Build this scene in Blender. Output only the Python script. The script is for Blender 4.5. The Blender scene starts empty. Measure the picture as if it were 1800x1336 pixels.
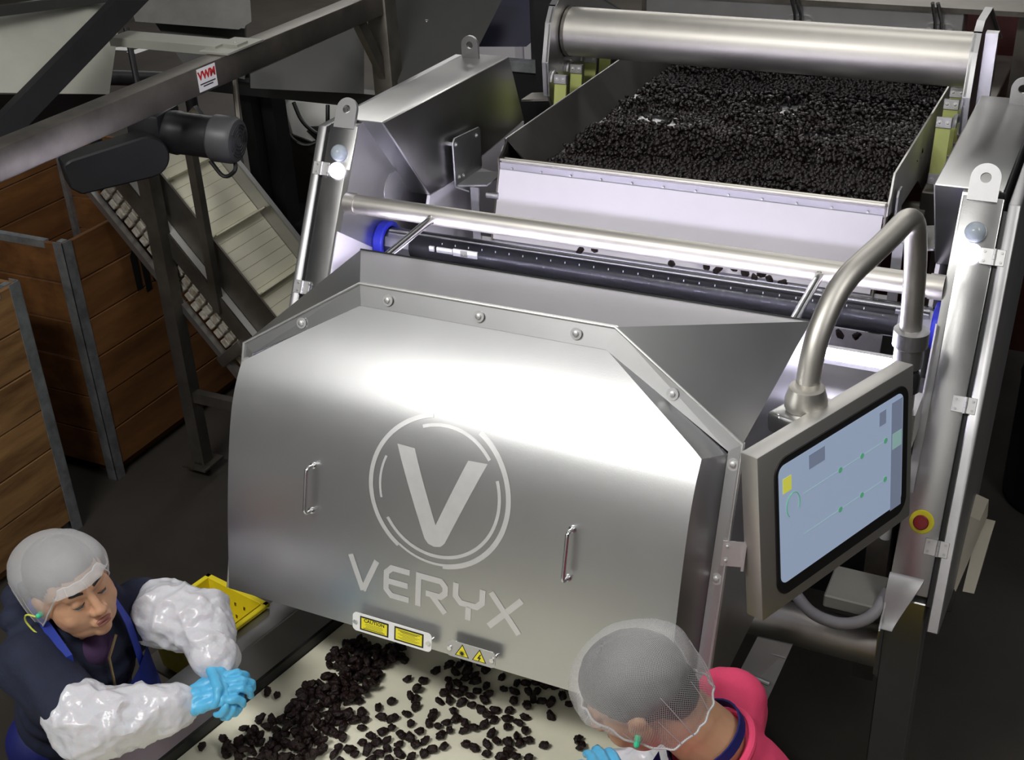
import bpy, bmesh, math, random
import numpy as np
from mathutils import Vector, Matrix, noise, Euler, Quaternion
random.seed(7); rng = np.random.default_rng(11)
scene = bpy.context.scene
COL = scene.collection
V = Vector
PI = math.pi

# ------------------------------------------------------------------ camera
cam_data = bpy.data.cameras.new('camera')
cam_data.sensor_fit = 'HORIZONTAL'; cam_data.sensor_width = 36.0; cam_data.lens = 43.63
cam_data.clip_start = 0.05; cam_data.clip_end = 100
cam = bpy.data.objects.new('camera', cam_data); COL.objects.link(cam)
_r = V((0.900556, 0.432691, -0.042163)); _d = V((0.177505, -0.454497, -0.872883)); _f = V((-0.396851, 0.778596, -0.486105))
M3 = Matrix((( _r.x, -_d.x, -_f.x), (_r.y, -_d.y, -_f.y), (_r.z, -_d.z, -_f.z)))
cam.matrix_world = Matrix.Translation((1.212, -1.9, 3.1)) @ M3.to_4x4()
scene.camera = cam

# ------------------------------------------------------------------ world, lights, exposure
scene.view_settings.view_transform = 'Standard'; scene.view_settings.look = 'None'
scene.view_settings.gamma = 1.0; scene.view_settings.use_curve_mapping = False
scene.view_settings.exposure = 0.0
world = bpy.data.worlds.new('hall_air'); scene.world = world; world.use_nodes = True
world.node_tree.nodes['Background'].inputs[0].default_value = (0.75, 0.80, 0.9, 1)
world.node_tree.nodes['Background'].inputs[1].default_value = 0.032

def area(name, loc, target, sx, sy, power, color=(1, 0.98, 0.94)):
    d = bpy.data.lights.new(name, 'AREA'); d.shape = 'RECTANGLE'; d.size = sx; d.size_y = sy
    d.energy = power; d.color = color
    o = bpy.data.objects.new(name, d); COL.objects.link(o); o.location = loc
    o.rotation_euler = (V(target) - V(loc)).to_track_quat('-Z', 'Y').to_euler()
    return o
# fluorescent rows hung under the hall roof: one over the sorting belt, one over the feeder; fill rows added
area('ceiling_row_front', (-0.85, -2.4, 5.0), (-0.5, -0.4, 0.6), 1.9, 0.6, 126)
area('wall_fill_row', (-0.4, -5.6, 5.6), (-0.6, -7.0, 3.6), 6.0, 0.3, 120)  # added lamp out of view, brightens the front wall for steel reflections
area('fill_row_far', (-4.0, 10.5, 5.5), (-4.0, 10.0, 0.0), 9.0, 1.2, 380)  # added row, brightens the far floor and the upward steel faces
area('fill_row_right', (3.6, -0.6, 5.0), (2.6, 0.2, 0.0), 0.5, 2.6, 55)  # added row, lifts the terminal case and the right column
area('overhead_fill', (0.2, 0.4, 5.8), (0.0, 0.2, 0.0), 3.0, 2.0, 26)  # added soft overhead fill for general brightness
area('ceiling_row_rear', (0.4, 3.7, 5.4), (0.4, 3.4, 0.0), 3.0, 0.6, 35)
area('ceiling_row_left', (-3.4, 1.2, 5.4), (-3.0, 1.4, 0.0), 0.5, 2.5, 6)

# ------------------------------------------------------------------ helpers
def new(): return bmesh.new()

def box(bm, lo, hi, M=None, bev=0.0, seg=1):
    lo = V(lo); hi = V(hi)
    c = (lo + hi) / 2; s = hi - lo
    T = Matrix.Translation(c) @ Matrix.Diagonal((s.x, s.y, s.z, 1))
    r = bmesh.ops.create_cube(bm, size=1.0, matrix=(M @ T) if M else T)
    if bev > 0:
        es = list({e for v in r['verts'] for e in v.link_edges})
        bmesh.ops.bevel(bm, geom=es, offset=bev, segments=seg, affect='EDGES', profile=0.5)
    return bm

def frame(o, ex, ey, ez):
    ex, ey, ez = V(ex).normalized(), V(ey).normalized(), V(ez).normalized()
    return Matrix(((ex.x, ey.x, ez.x, o[0]), (ex.y, ey.y, ez.y, o[1]), (ex.z, ey.z, ez.z, o[2]), (0, 0, 0, 1)))

def frame_z(o, z, xh=(1, 0, 0)):
    z = V(z).normalized(); x = V(xh); x = (x - z * x.dot(z))
    if x.length < 1e-4: x = V((0, 1, 0)) - z * z.y
    x.normalize(); return frame(o, x, z.cross(x), z)

def prism(bm, pts, ext, bev=0.0):
    """closed polygon pts (3d) extruded by vector ext"""
    n = len(pts); ext = V(ext)
    a = [bm.verts.new(V(p)) for p in pts]; b = [bm.verts.new(V(p) + ext) for p in pts]
    fs = [bm.faces.new(a), bm.faces.new(b[::-1])]
    for i in range(n): fs.append(bm.faces.new((a[i], b[i], b[(i + 1) % n], a[(i + 1) % n])))
    bmesh.ops.recalc_face_normals(bm, faces=fs)
    if bev > 0:
        es = list({e for f in fs for e in f.edges})
        bmesh.ops.bevel(bm, geom=es, offset=bev, segments=1, affect='EDGES')
    return bm

def sheet(bm, pts, t):
    """flat plate through the points with thickness t along its normal"""
    nrm = (V(pts[1]) - V(pts[0])).cross(V(pts[2]) - V(pts[0])).normalized()
    return prism(bm, pts, nrm * t)

def fillet(pts, rad, seg=6):
    pts = [V(p) for p in pts]; out = [pts[0]]
    for i in range(1, len(pts) - 1):
        p0, p, p1 = pts[i - 1], pts[i], pts[i + 1]
        a = (p0 - p); b = (p1 - p); ra = min(rad, a.length * .49, b.length * .49)
        q0 = p + a.normalized() * ra; q1 = p + b.normalized() * ra
        for k in range(seg + 1):
            t = k / seg; out.append((1 - t) ** 2 * q0 + 2 * t * (1 - t) * p + t * t * q1)
    out.append(pts[-1]); return out

def tube(bm, pts, r, n=16, caps=True, close=False):
    pts = [V(p) for p in pts]; m = len(pts)
    rs = r if isinstance(r, (list, tuple)) else [r] * m
    t0 = (pts[1] - pts[0]).normalized(); up = V((0, 0, 1)) if abs(t0.z) < .9 else V((1, 0, 0))
    x = (up - t0 * up.dot(t0)).normalized(); rings = []
    for i, p in enumerate(pts):
        if close: t = (pts[(i + 1) % m] - pts[i - 1]).normalized()
        else: t = (pts[min(i + 1, m - 1)] - pts[max(i - 1, 0)]).normalized()
        x = (x - t * x.dot(t)).normalized(); y = t.cross(x)
        rings.append([bm.verts.new(p + (x * math.cos(2 * PI * k / n) + y * math.sin(2 * PI * k / n)) * rs[i]) for k in range(n)])
    for i in range(m if close else m - 1):
        a, b = rings[i], rings[(i + 1) % m]
        for k in range(n): bm.faces.new((a[k], a[(k + 1) % n], b[(k + 1) % n], b[k]))
    if caps and not close:
        bm.faces.new(rings[0][::-1]); bm.faces.new(rings[-1])
    return bm

def lathe(bm, prof, M, n=20):
    """profile (r, z) turned about local z of M, closed at both ends"""
    rings = []
    for r, z in prof:
        if r < 1e-6: rings.append([bm.verts.new(M @ V((0, 0, z)))])
        else: rings.append([bm.verts.new(M @ V((r * math.cos(2 * PI * k / n), r * math.sin(2 * PI * k / n), z))) for k in range(n)])
    for a, b in zip(rings, rings[1:]):
        for k in range(n):
            k2 = (k + 1) % n
            if len(a) == 1 and len(b) == 1: continue
            if len(a) == 1: bm.faces.new((a[0], b[k2], b[k]))
            elif len(b) == 1: bm.faces.new((a[k], a[k2], b[0]))
            else: bm.faces.new((a[k], a[k2], b[k2], b[k]))
    if len(rings[0]) > 1: bm.faces.new(rings[0][::-1])
    if len(rings[-1]) > 1: bm.faces.new(rings[-1])
    return bm

def ellip(bm, c, r, M=None, sub=3):
    T = Matrix.Translation(V(c)) @ (M.to_4x4() if M else Matrix.Identity(4)) @ Matrix.Diagonal((r[0], r[1], r[2], 1))
    bmesh.ops.create_icosphere(bm, subdivisions=sub, radius=1.0, matrix=T); return bm

def capsule(bm, p0, r0, p1, r1, n=16, flat=None, k=5):
    """tapered limb with round ends; flat = (axis, factor) squeezes its section"""
    p0, p1 = V(p0), V(p1); t = (p1 - p0).normalized()
    M = frame_z(p0, t, (1, 0, 0) if abs(t.x) < .9 else (0, 1, 0)); L = (p1 - p0).length
    prof = [(0, -r0)] + [(r0 * math.cos(a), r0 * math.sin(a)) for a in [-PI / 2 + PI / 2 * i / k for i in range(1, k + 1)]]
    prof += [(r1 * math.cos(a), L + r1 * math.sin(a)) for a in [PI / 2 * i / k for i in range(0, k)]] + [(0, L + r1)]
    nb = len(bm.verts); lathe(bm, prof, M, n)
    if flat:
        bm.verts.ensure_lookup_table(); ax, f = V(flat[0]).normalized(), flat[1]
        for v in bm.verts[nb:]:
            d = (v.co - p0); d -= t * d.dot(t); v.co += ax * d.dot(ax) * (f - 1)
    return bm

def arc(c, u, v, r, a0, a1, n):
    c, u, v = V(c), V(u), V(v)
    return [c + u * (r * math.cos(a0 + (a1 - a0) * i / n)) + v * (r * math.sin(a0 + (a1 - a0) * i / n)) for i in range(n + 1)]

def finish(bm, ang=35):
    bmesh.ops.recalc_face_normals(bm, faces=bm.faces)
    lim = math.radians(ang)
    for f in bm.faces: f.smooth = True
    for e in bm.edges:
        if len(e.link_faces) == 2: e.smooth = e.calc_face_angle(0) < lim
        else: e.smooth = False

LOC = {}
def thing(name, label, cat, loc=(0, 0, 0), group=None, kind=None):
    o = bpy.data.objects.new(name, None); COL.objects.link(o); o.empty_display_size = .1
    o.location = loc; o['label'] = label; o['category'] = cat
    if group: o['group'] = group
    if kind: o['kind'] = kind
    LOC[o.name] = V(loc); return o

def obj(name, bm, mat, parent=None, label=None, ang=35, origin=None):
    """link a bmesh given in world coordinates as ONE mesh object below parent"""
    finish(bm, ang)
    L = V((0, 0, 0))
    if parent is not None: L = LOC[parent.name]
    elif origin is not None: L = V(origin)
    if L.length > 0: bmesh.ops.translate(bm, verts=bm.verts, vec=-L)
    me = bpy.data.meshes.new(name); bm.to_mesh(me); bm.free()
    me.materials.append(MAT[mat] if isinstance(mat, str) else mat)
    o = bpy.data.objects.new(name, me); COL.objects.link(o)
    if parent is not None: o.parent = parent
    else: o.location = L
    if label: o['label'] = label
    LOC[o.name] = L
    return o

def tag(o, label=None, cat=None, group=None, kind=None):
    if label: o['label'] = label
    if cat: o['category'] = cat
    if group: o['group'] = group
    if kind: o['kind'] = kind
    return o

def place(name, me, M, parent, label=None):
    """a further object that shares mesh me, at world matrix M, below parent"""
    o = bpy.data.objects.new(name, me); COL.objects.link(o); o.parent = parent
    o.matrix_local = Matrix.Translation(-LOC[parent.name]) @ M
    if label: o['label'] = label
    return o

def mesh_of(name, bm, mat, ang=35):
    finish(bm, ang); me = bpy.data.meshes.new(name); bm.to_mesh(me); bm.free(); me.materials.append(MAT[mat]); return me

def text_bm(s, size, M, depth=0.0008, align='CENTER', sx=1.0, bold=0.0):
    cu = bpy.data.curves.new('txt', 'FONT'); cu.body = s; cu.size = size; cu.extrude = depth; cu.offset = bold; cu.align_x = align; cu.align_y = 'CENTER'
    cu.resolution_u = 2
    o = bpy.data.objects.new('txt', cu); COL.objects.link(o)
    bpy.context.view_layer.update()
    me = bpy.data.meshes.new_from_object(o.evaluated_get(bpy.context.evaluated_depsgraph_get()))
    bm = new(); bm.from_mesh(me); bm.transform(M @ Matrix.Diagonal((sx, 1, 1, 1)))
    bpy.data.objects.remove(o); bpy.data.curves.remove(cu); bpy.data.meshes.remove(me); return bm

def remesh(bm, voxel, smooth=4, fac=.5):
    """fuse overlapping closed shapes into one continuous skin"""
    me = bpy.data.meshes.new('tmp'); bm.to_mesh(me); bm.free()
    o = bpy.data.objects.new('tmp', me); COL.objects.link(o)
    m = o.modifiers.new('r', 'REMESH'); m.mode = 'VOXEL'; m.voxel_size = voxel
    if smooth: s = o.modifiers.new('s', 'SMOOTH'); s.iterations = smooth; s.factor = fac
    bpy.context.view_layer.update()
    me2 = bpy.data.meshes.new_from_object(o.evaluated_get(bpy.context.evaluated_depsgraph_get()))
    b = new(); b.from_mesh(me2); bpy.data.objects.remove(o); bpy.data.meshes.remove(me); bpy.data.meshes.remove(me2); return b

def wrinkle(bm, fn):
    bm.normal_update()
    mv = [(v, v.normal.copy() * fn(v.co)) for v in bm.verts]
    for v, d in mv: v.co += d
    return bm

# ------------------------------------------------------------------ materials
MAT = {}
def nodes_of(name):
    m = bpy.data.materials.new(name); m.use_nodes = True; nt = m.node_tree
    MAT[name] = m; return m, nt, nt.nodes['Principled BSDF']
def N(nt, typ, **kw):
    n = nt.nodes.new(typ)
    for k, v in kw.items():
        if k.startswith('i_'): n.inputs[k[2:].replace('_', ' ')].default_value = v
        else: setattr(n, k, v)
    return n
def mat(name, col, rough=.5, metal=0.0, var=.0, vscale=8, bump=0.0, bscale=60, stretch=(1, 1, 1), col2=None, rvar=0.0, **kw):
    """procedural surface: base colour broken up by noise, roughness variation, fine bump"""
    m, nt, b = nodes_of(name); L = nt.links
    b.inputs['Roughness'].default_value = rough; b.inputs['Metallic'].default_value = metal
    for k, v in kw.items(): b.inputs[k.replace('_', ' ')].default_value = v
    tc = N(nt, 'ShaderNodeTexCoord'); mp = N(nt, 'ShaderNodeMapping'); mp.inputs['Scale'].default_value = stretch
    L.new(tc.outputs['Object'], mp.inputs['Vector'])
    nz = N(nt, 'ShaderNodeTexNoise', i_Scale=vscale, i_Detail=6.0, i_Roughness=.6); L.new(mp.outputs[0], nz.inputs['Vector'])
    cr = N(nt, 'ShaderNodeValToRGB'); cr.color_ramp.elements[0].position = .32; cr.color_ramp.elements[1].position = .68
    c = V(col)
    c2 = V(col2) if col2 else c * (1 + var)
    c1 = c if col2 else c * (1 - var)
    cr.color_ramp.elements[0].color = (*[min(1, x) for x in c1], 1); cr.color_ramp.elements[1].color = (*[min(1, x) for x in c2], 1)
    L.new(nz.outputs['Fac'], cr.inputs['Fac']); L.new(cr.outputs['Color'], b.inputs['Base Color'])
    if rvar:
        mr = N(nt, 'ShaderNodeMapRange'); mr.inputs['To Min'].default_value = max(0, rough - rvar); mr.inputs['To Max'].default_value = min(1, rough + rvar)
        L.new(nz.outputs['Fac'], mr.inputs['Value']); L.new(mr.outputs[0], b.inputs['Roughness'])
    if bump:
        n2 = N(nt, 'ShaderNodeTexNoise', i_Scale=bscale, i_Detail=4.0); L.new(mp.outputs[0], n2.inputs['Vector'])
        bp = N(nt, 'ShaderNodeBump', i_Strength=bump, i_Distance=.004); L.new(n2.outputs['Fac'], bp.inputs['Height']); L.new(bp.outputs[0], b.inputs['Normal'])
    return m
def glow(name, col, strength):
    m, nt, b = nodes_of(name); b.inputs['Base Color'].default_value = (*col, 1)
    b.inputs['Emission Color'].default_value = (*col, 1); b.inputs['Emission Strength'].default_value = strength; return m

mat('steel', (.52, .52, .52), .31, 1.0, var=.05, vscale=5, bump=.03, bscale=220, rvar=.05)
mat('steel_col', (.52, .52, .52), .29, 1.0, var=.05, vscale=5, bump=.03, bscale=220, rvar=.04)
mat('steel_hood', (.55, .555, .565), .36, 1.0, var=.03, vscale=3, bump=.03, bscale=500, rvar=.03, stretch=(1, 1, 1))
mat('steel_pipe', (.62, .60, .56), .47, 1.0, var=.05, vscale=7, bump=.02, bscale=200, rvar=.05)
mat('steel_bright', (.72, .72, .73), .22, 1.0, var=.04, vscale=20)
mat('steel_satin', (.50, .50, .51), .45, 1.0, var=.06, vscale=9, bump=.04, bscale=300)
mat('steel_etched', (.78, .78, .79), .55, .75, var=.03, vscale=30)
mat('steel_old', (.20, .185, .165), .45, .85, var=.25, vscale=6, bump=.08, bscale=60, rvar=.12)
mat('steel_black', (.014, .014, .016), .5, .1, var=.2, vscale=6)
mat('paint_grey', (.032, .032, .031), .5, .2, var=.15, vscale=4, bump=.03)
mat('paint_pale', (.34, .34, .30), .45, .1, var=.12, vscale=3, bump=.03)
mat('paint_navy', (.012, .012, .035), .35, .2, var=.2, vscale=5)
mat('white_panel', (.70, .68, .73), .5, 0, var=.03, vscale=4)
mat('cream_belt', (.82, .80, .64), .42, 0, var=.05, vscale=5, bump=.02, bscale=200)
mat('modular_belt', (.55, .52, .44), .55, 0, col2=(.30, .25, .18), vscale=30, bump=.3, bscale=80)
mat('chain_belt', (.62, .60, .54), .6, 0, col2=(.25, .2, .14), vscale=35, bump=.2, bscale=60)
mat('rubber_black', (.012, .012, .013), .45, 0, var=.2)
mat('plastic_black', (.02, .02, .022), .3, 0, var=.1)
mat('plastic_blue', (.02, .03, .55), .35, 0, var=.08)
mat('plastic_yellow', (.80, .66, .02), .42, 0, var=.07, vscale=6, bump=.03)
mat('sign_yellow', (.88, .78, .03), .4, 0, var=.02)
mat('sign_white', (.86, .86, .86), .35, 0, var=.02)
mat('sign_clear', (.45, .45, .45), .3, .4, var=.05)
mat('print_black', (.01, .01, .01), .5, 0, var=.1)
mat('print_red', (.55, .02, .02), .5, 0, var=.1)
mat('estop_red', (.28, .005, .012), .35, 0, var=.1)
mat('fibreglass', (.50, .55, .18), .45, 0, var=.06, vscale=12)
mat('lens_unlit', (.40, .46, .52), .18, 0, var=.05)
mat('wood_ply', (.22, .095, .028), .62, 0, col2=(.10, .038, .010), vscale=3.5, bump=.12, bscale=40, stretch=(2, .5, 3))
mat('wood_ply_pale', (.36, .20, .075), .62, 0, col2=(.12, .055, .018), vscale=3.5, bump=.12, bscale=40, stretch=(2, .5, 3.5))
mat('galvanised', (.34, .36, .38), .5, .7, var=.3, vscale=14)
mat('concrete', (.060, .052, .044), .55, 0, col2=(.032, .028, .024), vscale=1.3, bump=.06, bscale=25, rvar=.12)
mat('hall_wall', (.06, .06, .065), .8, 0, var=.1, vscale=2)
mat('prune', (.008, .005, .005), .42, 0, col2=(.022, .009, .008), vscale=50, bump=1.0, bscale=170, Specular_IOR_Level=.28)
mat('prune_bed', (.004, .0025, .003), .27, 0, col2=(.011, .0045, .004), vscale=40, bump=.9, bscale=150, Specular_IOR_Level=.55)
mat('skin_face', (.53, .29, .175), .48, 0, var=.07, vscale=14, bump=.03, bscale=150, Subsurface_Weight=.08)
mat('hair_black', (.012, .010, .009), .4, 0, var=.3, vscale=60, stretch=(1, 6, 1), bump=.4, bscale=120)
mat('lip', (.30, .11, .09), .45, 0, var=.05)
mat('eye_white', (.5, .46, .42), .3)
mat('cotton_navy', (.012, .016, .040), .85, 0, var=.15, vscale=30, bump=.25, bscale=300)
mat('cotton_purple', (.05, .02, .07), .85, 0, var=.15)
mat('apron_blue', (.015, .035, .30), .6, 0, var=.1, vscale=12, bump=.1)
mat('strap_navy', (.008, .012, .12), .6, 0, var=.1, bump=.1, bscale=400)
mat('cotton_pink', (.72, .055, .15), .8, 0, var=.06, vscale=18, bump=.2, bscale=320)
mat('nitrile_blue', (.10, .47, .78), .4, 0, var=.06, vscale=25, bump=.35, bscale=70)
mat('earplug_green', (.05, .62, .35), .5)
mat('earplug_cord', (.62, .66, .10), .5)
mat('brass_zip', (.30, .22, .12), .4, .8, var=.1)
mat('white_plastic_lit_steel', (.62, .62, .60), .45, 0, var=.05)
mat('cable_black', (.01, .01, .01), .45)
mat('cable_grey', (.36, .35, .38), .45, 0, var=.04)
glow('led_white', (.84, .80, 1.0), 48.0)
glow('led_fill', (.84, .80, 1.0), 6.0)
glow('status_lamp', (.92, .88, 1.0), 2.6)
glow('led_dot', (.9, .92, 1.0), .5)
mat('steel_washer', (.66, .66, .66), .5, .9, var=.04, vscale=30)
mat('steel_case', (.62, .61, .59), .48, .9, var=.03, vscale=8)
mat('steel_dark_reflection', (.020, .019, .016), .5, .1, var=.3, vscale=7)
mat('duct_cream', (.50, .46, .38), .5, 0, var=.08)
mat('strip_grey', (.42, .41, .46), .4, .3, var=.04)

# thin plastic oversleeve: lets some light through
m, nt, b = nodes_of('sleeve_plastic')
b.inputs['Base Color'].default_value = (.64, .64, .69, 1); b.inputs['Roughness'].default_value = .28; b.inputs['Subsurface Weight'].default_value = .2
nz = N(nt, 'ShaderNodeTexNoise', i_Scale=22.0, i_Detail=3.0); tc = N(nt, 'ShaderNodeTexCoord'); nt.links.new(tc.outputs['Object'], nz.inputs['Vector'])
bp = N(nt, 'ShaderNodeBump', i_Strength=.6, i_Distance=.012); nt.links.new(nz.outputs['Fac'], bp.inputs['Height']); nt.links.new(bp.outputs[0], b.inputs['Normal'])

# woven hair net: white threads with open holes
def net(name, scale, open_, thread):
    m, nt, b = nodes_of(name); L = nt.links
    b.inputs['Base Color'].default_value = (.82, .82, .84, 1); b.inputs['Roughness'].default_value = .7
    uv = N(nt, 'ShaderNodeUVMap')
    w = []
    for ang in (0.785, -0.785):
        mp = N(nt, 'ShaderNodeMapping'); mp.inputs['Rotation'].default_value = (0, 0, ang); L.new(uv.outputs[0], mp.inputs[0])
        wv = N(nt, 'ShaderNodeTexWave', i_Scale=scale, i_Distortion=.6, i_Detail=1.0); L.new(mp.outputs[0], wv.inputs['Vector']); w.append(wv)
    mx = N(nt, 'ShaderNodeMath', operation='MAXIMUM'); L.new(w[0].outputs['Fac'], mx.inputs[0]); L.new(w[1].outputs['Fac'], mx.inputs[1])
    mr = N(nt, 'ShaderNodeMapRange'); mr.inputs['From Min'].default_value = .55; mr.inputs['From Max'].default_value = .98
    mr.inputs['To Min'].default_value = open_; mr.inputs['To Max'].default_value = thread; L.new(mx.outputs[0], mr.inputs['Value'])
    L.new(mr.outputs[0], b.inputs['Alpha']); return m
net('hair_net_fine', 60, .15, .60); net('hair_net_open', 30, .02, .5)

# acrylic cover of the scanner bar
m, nt, b = nodes_of('clear_tube'); b.inputs['Base Color'].default_value = (.9, .92, 1, 1); b.inputs['Roughness'].default_value = .04
b.inputs['Transmission Weight'].default_value = 1.0; b.inputs['IOR'].default_value = 1.12
m, nt, b = nodes_of('screen_glass'); b.inputs['Base Color'].default_value = (.30, .38, .52, 1); b.inputs['Roughness'].default_value = .25
b.inputs['Emission Color'].default_value = (.50, .62, .85, 1); b.inputs['Emission Strength'].default_value = .36
for nm, c, s in (('ui_green', (.14, .50, .30), .3), ('ui_pale', (.62, .72, .9), .35), ('ui_yellow', (.75, .75, .1), .4), ('ui_grey', (.28, .34, .48), .25), ('ui_line', (.36, .58, .56), .33)):
    glow(nm, c, s); MAT[nm].node_tree.nodes['Principled BSDF'].inputs['Roughness'].default_value = .3

# ------------------------------------------------------------------ the hall
bm = new(); box(bm, (-16, -8, -.1), (7, 18, 0)); tag(obj('floor', bm, 'concrete'), 'dark worn concrete floor of the plant', kind='structure')
bm = new(); box(bm, (-16, 18, 0), (7, 18.2, 6)); tag(obj('wall_back', bm, 'hall_wall'), 'dark far wall of the plant', kind='structure')
bm = new(); box(bm, (-16.2, -8, 0), (-16, 18, 6)); tag(obj('wall_left', bm, 'hall_wall'), 'dark left wall of the plant', kind='structure')
bm = new(); box(bm, (7, -8, 0), (7.2, 18, 6)); tag(obj('wall_right', bm, 'hall_wall'), 'dark right wall of the plant', kind='structure')

bm = new(); box(bm, (-16, -7.2, 0), (7, -7, 6)); tag(obj('wall_front', bm, mat('wall_pale', (.80, .80, .79), .8, 0, var=.03, vscale=2)), 'pale wall of the plant behind the viewpoint', kind='structure')

# ------------------------------------------------------------------ optical sorting machine
TILT = V((0, .481, .877)); FRONT = V((0, -.877, .481))       # lean of the uprights and the way they face
def colp(x, z, off=0.0):                                      # point on the face of the uprights
    return V((x, 1.28 + .5486 * (z - 1.925), z)) + FRONT * off
SM = thing('optical_sorter', 'stainless steel optical sorting machine with leaning side columns, standing between feeder and belt', 'sorting machine', (0, .9, 0))

bm = new(); lathe(bm, [(0, .0055), (.0042, .0055), (.0042, .0015), (.0045, .001), (.0045, 0)], Matrix.Identity(4), 6)
M_SCREW = mesh_of('screw', bm, 'steel_satin')
bm = new(); lathe(bm, [(.0135, 0), (.0135, .0016), (.0068, .0016), (.0065, .0060), (.0045, .0070), (0, .0070)], Matrix.Identity(4), 16)
M_BOLT = mesh_of('bolt', bm, 'steel_washer')

def hinge(x, z, parent, name='hinge'):
    o = colp(x, z, .0015); M = frame(o, (1, 0, 0), TILT, FRONT)
    bm = new(); box(bm, (-.033, -.021, 0), (-.003, .021, .004), M, .001); box(bm, (.003, -.021, 0), (.026, .021, .004), M, .001)
    tube(bm, [M @ V((0, y, .005)) for y in (-.021, -.007)], .0042, 10); tube(bm, [M @ V((0, y, .005)) for y in (-.0065, .0065)], .0046, 10); tube(bm, [M @ V((0, y, .005)) for y in (.007, .021)], .0042, 10)
    h = obj(name, bm, 'steel_washer', parent)
    return h, M

def lug(parent, M, w=.037, hgt=.07, t=.012):
    """plate with rounded head and a hole, in local xy of M"""
    bm = new(); out = [(-w, 0)] + [(w * math.cos(a), hgt - w * .3 + w * math.sin(a)) for a in [PI - PI * i / 14 for i in range(15)]] + [(w, 0)]
    cy = hgt - w * .3; r = .0135; hole = [(r * math.cos(a), cy + r * math.sin(a)) for a in [2 * PI * i / 20 for i in range(20)]]
    for z, rev in ((0, True), (t, False)):
        vo = [bm.verts.new(M @ V((x, y, z))) for x, y in out]; vh = [bm.verts.new(M @ V((x, y, z))) for x, y in hole]
        eo = [bm.edges.new((vo[i], vo[(i + 1) % len(vo)])) for i in range(len(vo))]; eh = [bm.edges.new((vh[i], vh[(i + 1) % len(vh)])) for i in range(len(vh))]
        bmesh.ops.triangle_fill(bm, edges=eo + eh, use_beauty=True)
        if not rev: fo, fh = vo, vh
        else: bo, bh = vo, vh
    for a, b in ((bo, fo), (bh, fh)):
        for i in range(len(a)): bm.faces.new((a[i], a[(i + 1) % len(a)], b[(i + 1) % len(a)], b[i]))
    return obj('lifting_lug', bm, 'steel_satin', parent)

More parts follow.
